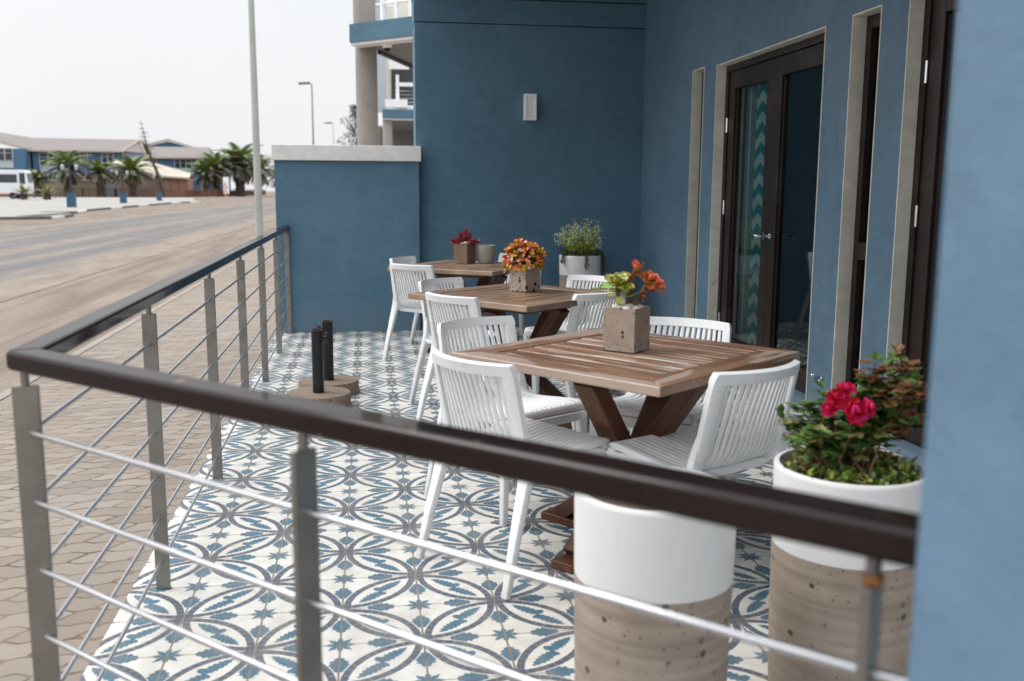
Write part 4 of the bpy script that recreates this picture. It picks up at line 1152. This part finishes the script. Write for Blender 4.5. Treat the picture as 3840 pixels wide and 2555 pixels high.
w = MB(); w.box((-1.2, 6, 4.4), (15, 12, 8.8)); w.build('wall', 'far_blue', Bq)
r2 = MB(); r2.sheet([(-9.6, -1, 8.75), (6.6, -1, 8.85), (5.5, 6, 11.5), (-9.6, 6, 11.5)]); r2.sheet([(6.6, -1, 8.85), (6.6, 13, 8.85), (5.5, 6, 11.5)]); r2.build('roof', 'roof', Bq)
MB().bar((-9.6, -1.05, 8.7), (6.7, -1.05, 8.8), .2, .35).build('fascia', 'fascia', Bq)
win(Bq, -1.5, 2.3, 6.3, 8.5, -.03, 3); win(Bq, -8.8, -5.4, 6.4, 8.5, -.03, 2); win(Bq, -.8, 2.3, 2.6, 3.9, -.03, 2)
p_ = MB(); p_.box((.6, -.1, 5.4), (4.0, .14, 1.7)); p_.box((5.0, -.1, 4), (1.3, .14, 7.6)); p_.build('wall_panel', 'far_white', Bq)
Cq = bld('gabled_block', (-47.5, 250, GZ), 'rear gabled block whose dark blue gable peak shows above the two roofs')
w = MB()
pr_ = [(-10, 0.1), (12, 0.1), (12, 9.5), (-1, 13.4), (-10, 11.2)]
a = [w.vert((x, 0, z)) for x, z in pr_]; b = [w.vert((x, 12, z)) for x, z in pr_]; w.face(a); w.face(b[::-1])
for k in range(5): w.face((a[(k + 1) % 5], a[k], b[k], b[(k + 1) % 5]))
w.build('wall', 'far_blue', Cq)
f = MB(); f.bar((-10.5, -.3, 11.3), (-1, -.3, 13.8), 1.2, .45); f.bar((-1, -.3, 13.8), (13, -.3, 9.4), 1.2, .45); f.build('fascia', 'fascia', Cq)
Dq = bld('brick_outbuilding', (-41, 195, GZ), 'low brown brick outbuilding with sloping cream roof behind the fence')
w = MB(); w.prism([(-7.4, 0), (1.6, 0), (1.6, 7), (-7.4, 7)], 0.0, 3.8)
a = [w.vert((x, 0, z)) for x, z in ((-7.4, 3.8), (1.6, 3.8), (-3.0, 5.35), (-7.4, 6.3))]; b = [w.vert((x, 7, z)) for x, z in ((-7.4, 3.8), (1.6, 3.8), (-3.0, 5.35), (-7.4, 6.3))]
w.face(a); w.face(b[::-1]); w.face((a[0], a[3], b[3], b[0])); w.build('wall', 'brick', Dq)
w = MB(); w.prism([(1.65, -.02), (6.4, -.02), (6.4, 6), (1.65, 6)], 0, 3.72); w.build('garage_front', 'gate', Dq)
for k in range(3): MB().box((2.5 + 1.5 * k, -.1, 1.75), (1.25, .12, 3.3)).build('garage_door', 'gate', Dq)
rf = MB(); rf.sheet([(-3.1, -.6, 5.6), (1.7, -.6, 4.15), (1.9, 3.4, 6.1), (-1.4, 3.4, 7.0)]); rf.sheet([(1.6, -.7, 4.2), (6.9, -.7, 3.8), (6.6, 3.0, 4.7), (1.9, 3.4, 6.1)]); rf.sheet([(-7.6, -.3, 6.5), (-3.1, -.3, 5.6), (-1.4, 3.4, 7.0), (-7.6, 3.4, 7.2)])
rf.build('roof', 'fascia', Dq)
MB().bar((-3.2, -.65, 5.5), (1.6, -.65, 4.05), .2, .3).bar((1.6, -.75, 4.05), (6.9, -.75, 3.7), .2, .35).build('fascia', 'fascia', Dq)
win(Dq, -2.9, -2.0, 3.0, 4.0, -.03, 1)

# ----------------------------------------------------------------- palms
def make_palm(name, h, trunk_r, spread, n, seed, dead=.35, young=False):
    q = random.Random(seed); root = empty(name)
    t = MB(); pts, rad = [], []
    th = h * (.50 if not young else .25)
    for i in range(13):
        f_i = i / 12; pts.append((.15 * math.sin(f_i * 2), .1 * math.sin(f_i * 3), th * f_i)); rad.append(trunk_r * (1.12 - .25 * f_i + (.12 if i % 2 else 0) + (.35 if i > 10 else 0)))
    t.tube(pts, rad, 10)
    for k in range(60):
        zz = th * (.3 + .7 * q.random()); a = q.random() * 2 * PI
        t.box((trunk_r * math.cos(a), trunk_r * math.sin(a), zz), (.16 * trunk_r * 2, .10 * trunk_r * 2, .5 * trunk_r), Matrix.Rotation(a, 3, 'Z') @ Matrix.Rotation(-.6, 3, 'Y'))
    t.build('trunk', 'trunk', root)
    c = MB(); C_ = Vector((.12, .02, th))
    for k in range(n):
        f_k = (k + .5) / n; el = R(88 - 128 * f_k ** 1.05 + q.uniform(-7, 7)); az = k * 2.39996 + q.uniform(-.2, .2)
        L = spread * q.uniform(.85, 1.1) * (.75 + .25 * math.sin(PI * min(1, f_k + .2)))
        o_ = Vector((math.cos(az), math.sin(az), 0)); old = f_k > 1 - dead; L *= .66 if old else 1.0
        prv = C_.copy(); e_ = el; ra = [prv]
        for s_ in range(9):
            prv = prv + (o_ * math.cos(e_) + u_ * math.sin(e_)) * (L / 9); ra.append(prv); e_ -= R(6.5 + 5 * q.random()) * (1.0 if not young else .8)
        if old: base = (.16 + .06 * q.random(), .125 + .05 * q.random(), .085 + .03 * q.random())
        elif f_k < .30: base = (.15 + .06 * q.random(), .20 + .06 * q.random(), .055)
        else: base = (.10 + .04 * q.random(), .105 + .04 * q.random(), .065 + .02 * q.random())
        sd = Vector((-o_.y, o_.x, 0))
        for i in range(1, 10):
            d_ = (ra[i] - ra[i - 1]).normalized(); w_ = .035 * spread * .3
            a0, a1 = ra[i - 1], ra[i]
            ids = [c.vert(v, c=base) for v in (a0 - sd * w_ * .25, a0 + sd * w_ * .25, a1 + sd * w_ * .2, a1 - sd * w_ * .2)]; c.face(ids)
            ll = L * .21 * math.sin(PI * (.12 + .82 * i / 10)) + .05 * L
            for s_ in range(3):
                p_ = a0.lerp(a1, (s_ + .5) / 3)
                for sg in (-1, 1):
                    dd = (sd * sg * .75 + d_ * .75 + Vector((0, 0, -.25 if not old else -.7 + .2 * q.random()))).normalized()
                    tipp = p_ + dd * ll * q.uniform(.8, 1.1); wv = d_ * (.02 * spread + .012)
                    cc = tuple(v * q.uniform(.75, 1.3) for v in base)
                    ids = [c.vert(v, c=cc) for v in (p_ - wv, p_ + wv, tipp)]; c.face(ids)
    c.build('crown', 'frond', root)
    return root
pA = make_palm('palm_tree', 8.6, .55, 4.9, 66, 1, .34); pB = make_palm('palm_tree', 8.0, .60, 4.4, 60, 2, .38); pC = make_palm('palm_tree', 12.0, .85, 7.2, 74, 3, .3); pY = make_palm('young_palm', 2.6, .36, 1.9, 22, 4, .4, True)
uses = {}
for src, x, y, s, rz, lab in (
    (pB, -59.2, 184.5, .74, .4, 'short palm tree beside the white bus'),
    (pA, -53.9, 184.5, 1.10, 1.3, 'tall shaggy palm tree behind the nearest blue pedestal, left of centre block'),
    (pB, -48.2, 184.8, 1.03, 2.2, 'palm tree with thick dark trunk in front of the cream wall end'),
    (pA, -42.7, 185.5, 1.00, 3.7, 'palm tree in front of the brown brick outbuilding'),
    (pB, -68.5, 184, .98, 5.0, 'palm tree at the left edge above the white bus roof'),
    (pB, -64.8, 190, .70, 5.6, 'low palm tree directly behind the white bus'),
    (pA, -35.2, 220, 1.02, 4.4, 'greyish palm tree left of the pair beside the far blue block'),
    (pA, -33.1, 222, 1.27, .9, 'greyish taller palm tree right of the pair beside the far blue block'),
    (pC, -28.4, 226, 1.10, 2.0, 'largest bright green palm tree behind the warning sign'),
    (pC, -25.6, 236, .92, .3, 'dark dense palm tree just left of the thick lamp pole'),
    (pC, -22.6, 262, .72, 1.7, 'palm tree showing right of the thick lamp pole'),
    (pB, -21.0, 262, .70, 4.1, 'small low palm tree at the end of the palm row near the boundary wall'),
):
    o = src if src not in uses else copy_tree(src); uses[src] = 1
    o.location = (x, y, GZ); o.scale = (s, s, s); o.rotation_euler = (0, 0, rz); tag(o, lab, 'palm tree', 'palm trees across the road')
for k, (x, y, s, lab) in enumerate(((-43.7, 130, 1.0, 'young stubby palm on the kerb island in front of the bus tail'), (-41.0, 131, .95, 'young stubby palm on the kerb island right of the bus'))):
    o = pY if k == 0 else copy_tree(pY); o.location = (x, y, GZ + .1); o.scale = (s, s, s); o.rotation_euler = (0, 0, k * 2.0); tag(o, lab, 'young palm', 'young palms on the kerb island')
# leaning dead tree
dt = empty('dead_tree', (-37.3, 186.5, GZ)); tag(dt, 'leaning dead tree with thin bare twigs above the brick outbuilding', 'tree')
q = random.Random(5); t, tw = MB(), MB()
tp = spline([(0, 0, 0), (-1.0, 0, 4.0), (-2.4, 0, 8.0), (-3.0, 0, 10.4), (-3.7, 0, 14.4)], 5); n = len(tp)
t.tube(tp, [.36 * (1 - k / (n - 1)) + .03 for k in range(n)], 8); t.build('trunk', 'trunk', dt, smooth=60)
for k in range(190):
    f_k = .36 + .64 * q.random(); p_ = tp[min(n - 1, int(f_k * (n - 1)))]
    a = q.random() * 2 * PI; L = (2.2 - 1.5 * (f_k - .36) / .64) * q.uniform(.4, 1.1)
    dd = Vector((math.cos(a), math.sin(a) * .6, q.uniform(-.35, .45))); e_ = p_ + dd * L
    tw.tube([p_, p_ + dd * L * .5 + Vector((0, 0, .06)), e_], [.020, .014, .008], 3, cap=False)
    for _ in range(2):
        m_ = p_.lerp(e_, q.uniform(.4, .9)); tw.tube([m_, m_ + Vector((q.uniform(-1, 1), q.uniform(-.5, .5), q.uniform(-.4, .5))) * L * .35], [.012, .007], 3, cap=False)
tw.build('twigs', 'trunk', dt)
# conifer behind the balcony column
cf = empty('tree', (-.35, 100, GZ)); tag(cf, 'dark tree half hidden behind the grey balcony column', 'tree')
MB().tube([(0, 0, 0), (.1, 0, 9.5)], [.3, .06], 8).build('trunk', 'trunk', cf)
c = MB()
for k in range(2600):
    zz = q.uniform(2.5, 10.2); rad = 2.1 * (1 - ((zz - 5.0) / 5.6) ** 2) ** .5 if abs(zz - 5) < 5.6 else .2
    a = q.random() * 2 * PI; r_k = rad * math.sqrt(q.random()) * (.75 + .35 * math.sin(zz * 3.1 + a * 2))
    g_ = q.uniform(.5, 1.5); c.leaf((r_k * math.cos(a), r_k * math.sin(a), zz), (q.uniform(-1, 1), q.uniform(-1, 1), q.uniform(-.6, .9)), (0, 0, 1), .34, .07, 0, (.045 * g_, .06 * g_, .03 * g_), (.07 * g_, .08 * g_, .04 * g_), nl=2)
c.build('crown', 'frond', cf)

# ----------------------------------------------------------------- bus and sign
bus = empty('bus', (-49.5, 141, GZ + .06)); tag(bus, 'white minibus parked tail to the right at the left edge of the photo', 'bus')
b = MB(); pr_ = [(3.05, .75), (3.3, 1.1), (3.32, 2.2), (3.1, 3.75), (2.8, 4.02), (-5.5, 4.05), (-5.7, .7)]
a = [b.vert((x, -1.15, z)) for x, z in pr_]; a2 = [b.vert((x, 1.15, z)) for x, z in pr_]; b.face(a); b.face(a2[::-1])
for k in range(len(pr_)): b.face((a[(k + 1) % 7], a[k], a2[k], a2[(k + 1) % 7]))
b.build('body', 'bus', bus, bevel=.08, seg=3)
for x0, x1 in ((-.9, 1.9), (-3.6, -1.0)): MB().box(((x0 + x1) / 2, -1.16, 2.85), (x1 - x0, .04, 1.15)).build('window', 'win', bus, bevel=.01)
MB().box((2.58, -1.16, 2.85), (.75, .04, 1.5)).build('rear_window', 'win', bus, bevel=.018)
MB().box((3.26, 0, 2.95), (.06, 1.8, 1.3), Matrix.Rotation(R(-8), 3, 'Y')).build('back_window', 'win', bus)
MB().box((2.35, -1.17, 1.6), (.26, .05, .55)).build('tail_light', 'red', bus); MB().box((3.1, -1.1, 1.25), (.5, .12, .22)).build('indicator', 'orange', bus)
MB().box((-.4, -1.16, .74), (2.2, .04, .10)).build('reflector_strip', 'orange', bus)
for x in (1.2, -3.6):
    w = MB()
    for s in (-1, 1): w.tube([(x, s * 1.02, .48), (x, s * 1.18, .48)], .48, 20)
    w.build('wheel', 'tyre', bus, smooth=40)
sg = empty('warning_sign', (-23.9, 170, GZ)); tag(sg, 'white board with two red triangle warning signs across the road', 'sign')
MB().tube([(0, 0, 0), (0, 0, 3.0)], .07, 8).build('post', 'galv', sg)
MB().box((.15, .06, 2.25), (.95, .05, 2.9)).build('board', 'white', sg)
for z in (2.15, 1.05):
    t = MB()
    for s, y, m_ in ((.62, -.02, 0), (.40, -.035, 1)):
        i = [t.vert((s * math.cos(R(90 + 120 * k)) * .9, y, z + s * math.sin(R(90 + 120 * k)))) for k in range(3)]; t.face(i, m_)
    t.box((.0, -.045, z - .02), (.09, .01, .32), mi=2)
    t.build('triangle_sign', ['sign_red', 'white', 'black'], sg)
MB().box((.2, -.03, .45), (.7, .02, .16)).build('plate', 'orange', sg)

# ----------------------------------------------------------------- neighbouring balcony buildings
n1 = empty('balcony_building', (.62, 15.0, GZ)); tag(n1, 'neighbouring building with round grey columns and blue balcony edge above the boundary wall', 'building')
Q = lambda x, y: (x - .62, y - 15.0)
MB().tube([(0, 0, 0), (0, 0, 4.0)], .195, 32).build('column', 'colm', n1, smooth=50)
MB().tube([(-.02, .02, 4.30), (-.02, .02, 9)], .20, 32).build('column', 'colm', n1, smooth=50)
fr_ = [Q(.335, 14.52), Q(1.42, 13.5), Q(3.6, 11.45)]
e_ = MB(); e_.prism([Q(.335, 14.52), Q(3.6, 11.45), Q(3.8, 11.75), Q(.47, 14.88)], 4.03, 4.34); e_.build('balcony_edge', 'blue', n1)
MB().prism([Q(.36, 14.54), Q(3.6, 11.49), Q(3.75, 11.72), Q(.48, 14.84)], 3.985, 4.028).build('drip_edge', 'white', n1)
MB().prism([Q(.50, 14.90), Q(3.8, 11.80), Q(3.9, 24), Q(1.62, 17.3), Q(.82, 15.0)], 3.99, 4.30).build('soffit', 'soffit', n1)
MB().bar((*Q(.86, 15.1), 3.985), (*Q(1.62, 17.3), 3.985), .08, .10).bar((*Q(1.62, 17.3), 3.985), (*Q(3.9, 24), 3.985), .08, .10).build('gutter', 'pole_dark', n1)
rl = MB(); d1_ = Vector((1.085, -1.02, 0)).normalized(); s0 = Vector((*Q(.80, 14.2), 0))
for k in range(5): rl.box(s0 + d1_ * (.15 + .32 * k) + Vector((0, 0, 4.95)), (.06, .06, 1.25), math.atan2(d1_.y, d1_.x))
for z in (4.62, 4.80, 5.2, 5.5): rl.tube([s0 + Vector((0, 0, z)), s0 + d1_ * 2.6 + Vector((0, 0, z))], .018 if z < 5.4 else .03, 8)
rl.build('balcony_rail', 'white', n1)
MB().prism([Q(1.2, 17.6), Q(4, 15), Q(4, 15.2), Q(1.2, 17.8)], 4.35, 9).build('upper_wall', 'cream', n1)
dc = empty('dome_camera', (.985, 14.28, 3.86)); tag(dc, 'white dome security camera under the blue balcony edge', 'camera')
MB().lathe([(.075, -.06), (.085, -.02), (.085, .03), (.02, .035)], n=24).build('housing', 'white', dc, smooth=50)
MB().lathe([(.005, -.125), (.045, -.105), (.066, -.06)], n=24, cap0=True).build('dome', 'black', dc, smooth=60)
n2 = empty('balcony_building', (1.45, 37, GZ)); tag(n2, 'farther balcony building with white frames and dark windows between the column and the blue wall', 'building')
MB().tube([(0, .3, 0), (0, .3, 4.4)], .20, 24).build('column', 'colm', n2, smooth=50)
MB().tube([(-.35, 5, 0), (-.35, 5, 4.4)], .20, 24).build('column', 'colm', n2, smooth=50)
MB().box((2.8, .2, 4.56), (6.0, .5, .36)).build('balcony_edge', 'blue', n2)
MB().box((2.8, .2, 4.355), (6.0, .44, .04)).build('drip_edge', 'white', n2)
MB().box((2.8, 6, 4.45), (5.8, 11, .12)).build('soffit', 'soffit', n2)
MB().box((2.8, 9, 2.0), (6, .2, 4.8)).build('ground_floor_wall', 'soffit', n2)
MB().box((-.30, 1.0, 7.1), (.62, .2, 4.8)).build('end_panel', 'far_white', n2)
w = MB(); w.box((2.8, 3.0, 7.0), (5.5, .2, 4.6)); w.build('upper_wall', 'cream', n2)
for k in range(3): MB().box((.9 + 1.6 * k, 2.85, 6.1), (1.3, .1, 1.9)).build('window', 'win', n2)
f = MB()
for x in (.42, 1.52, 2.7): f.box((x, .1, 5.45), (.13, .1, 1.35))
for z in (4.85, 5.75, 6.65): f.box((1.6, .12, z), (2.5, .09, .15))
f.box((.36, .0, 4.98), (.9, .16, .32)); f.box((.5, .05, 6.55), (.8, .16, .42)); f.box((2.0, .05, 6.45), (.7, .16, .4))
f.build('balcony_frame', 'white', n2)
w = MB()
for z in (5.05, 5.2, 5.35, 5.5): w.tube([(.3, .2, z), (3, .2, z)], .012, 5)
w.build('balcony_rail', 'rod', n2)
n3 = empty('balcony_building', (2.0, 49, GZ)); tag(n3, 'farthest strip of blue balcony seen under the second balcony edge', 'building')
MB().box((2.4, 0, 4.5), (5, .4, .42)).build('balcony_edge', 'blue', n3); MB().box((2.4, .0, 4.26), (5, .36, .05)).build('drip_edge', 'white', n3)
MB().box((2.4, 4, 2.05), (5, .2, 4.3)).build('wall', 'soffit', n3)

# ----------------------------------------------------------------- light, world, camera
SUN_EL, SUN_AZ = R(52), R(-70)          # azimuth from +Y, negative is the street side
W_ = bpy.data.worlds.new('World'); scene.world = W_; W_.use_nodes = True
nt = W_.node_tree; bg = nt.nodes['Background']
sky = nt.nodes.new('ShaderNodeTexSky'); sky.sky_type = 'NISHITA'; sky.sun_disc = False
sky.sun_elevation = SUN_EL; sky.sun_rotation = SUN_AZ; sky.dust_density = 6.0; sky.air_density = 1.0; sky.ozone_density = 1.0
tc = nt.nodes.new('ShaderNodeTexCoord'); sx = nt.nodes.new('ShaderNodeSeparateXYZ'); nt.links.new(tc.outputs['Generated'], sx.inputs[0])
cr = nt.nodes.new('ShaderNodeValToRGB'); nt.links.new(sx.outputs[2], cr.inputs[0])
cr.color_ramp.elements[0].position = .34; cr.color_ramp.elements[0].color = (6.95, 7.05, 7.2, 1)
cr.color_ramp.elements[1].position = .9; cr.color_ramp.elements[1].color = (17.5, 18.2, 19.2, 1)
cl = nt.nodes.new('ShaderNodeTexNoise'); nt.links.new(tc.outputs['Generated'], cl.inputs['Vector']); cl.inputs['Scale'].default_value = 2.2; cl.inputs['Detail'].default_value = 4
ov = nt.nodes.new('ShaderNodeMix'); ov.data_type = 'RGBA'; ov.blend_type = 'MULTIPLY'; ov.inputs[0].default_value = .16
nt.links.new(cr.outputs[0], ov.inputs[6]); nt.links.new(cl.outputs[0], ov.inputs[7])
mx = nt.nodes.new('ShaderNodeMix'); mx.data_type = 'RGBA'; mx.inputs[0].default_value = .88
nt.links.new(sky.outputs[0], mx.inputs[6]); nt.links.new(ov.outputs[2], mx.inputs[7])
nt.links.new(mx.outputs[2], bg.inputs[0]); bg.inputs[1].default_value = .155
sun = bpy.data.lights.new('sun', 'SUN'); sun.energy = 1.5; sun.angle = R(22); sun.color = (1, .98, .95)
so_ = bpy.data.objects.new('sun', sun); col.objects.link(so_)
dv = Vector((math.sin(SUN_AZ) * math.cos(SUN_EL), math.cos(SUN_AZ) * math.cos(SUN_EL), math.sin(SUN_EL)))
so_.rotation_euler = dv.to_track_quat('Z', 'Y').to_euler(); so_.location = dv * 30

cam = bpy.data.cameras.new('camera'); co_ = bpy.data.objects.new('camera', cam); col.objects.link(co_)
r0 = Vector((.988994, -.147874, .004919)); u0 = Vector((.018077, .153761, .987943)); f0 = Vector((.146847, .976981, -.154742))
mw = Matrix((r0, u0, -f0)).transposed().to_4x4(); mw.translation = (.607, -2.984, 1.351); co_.matrix_world = mw
cam.lens = 33.4617; cam.sensor_width = 36; cam.sensor_fit = 'HORIZONTAL'; cam.clip_start = .05; cam.clip_end = 3000
cam.dof.use_dof = True; cam.dof.focus_distance = 4.7; cam.dof.aperture_fstop = 2.9; cam.dof.aperture_blades = 0
scene.camera = co_
scene.view_settings.view_transform = 'Standard'; scene.view_settings.look = 'None'; scene.view_settings.exposure = 0; scene.view_settings.gamma = 1
scene.cycles.use_denoising = True; scene.cycles.max_bounces = 8; scene.cycles.transparent_max_bounces = 12
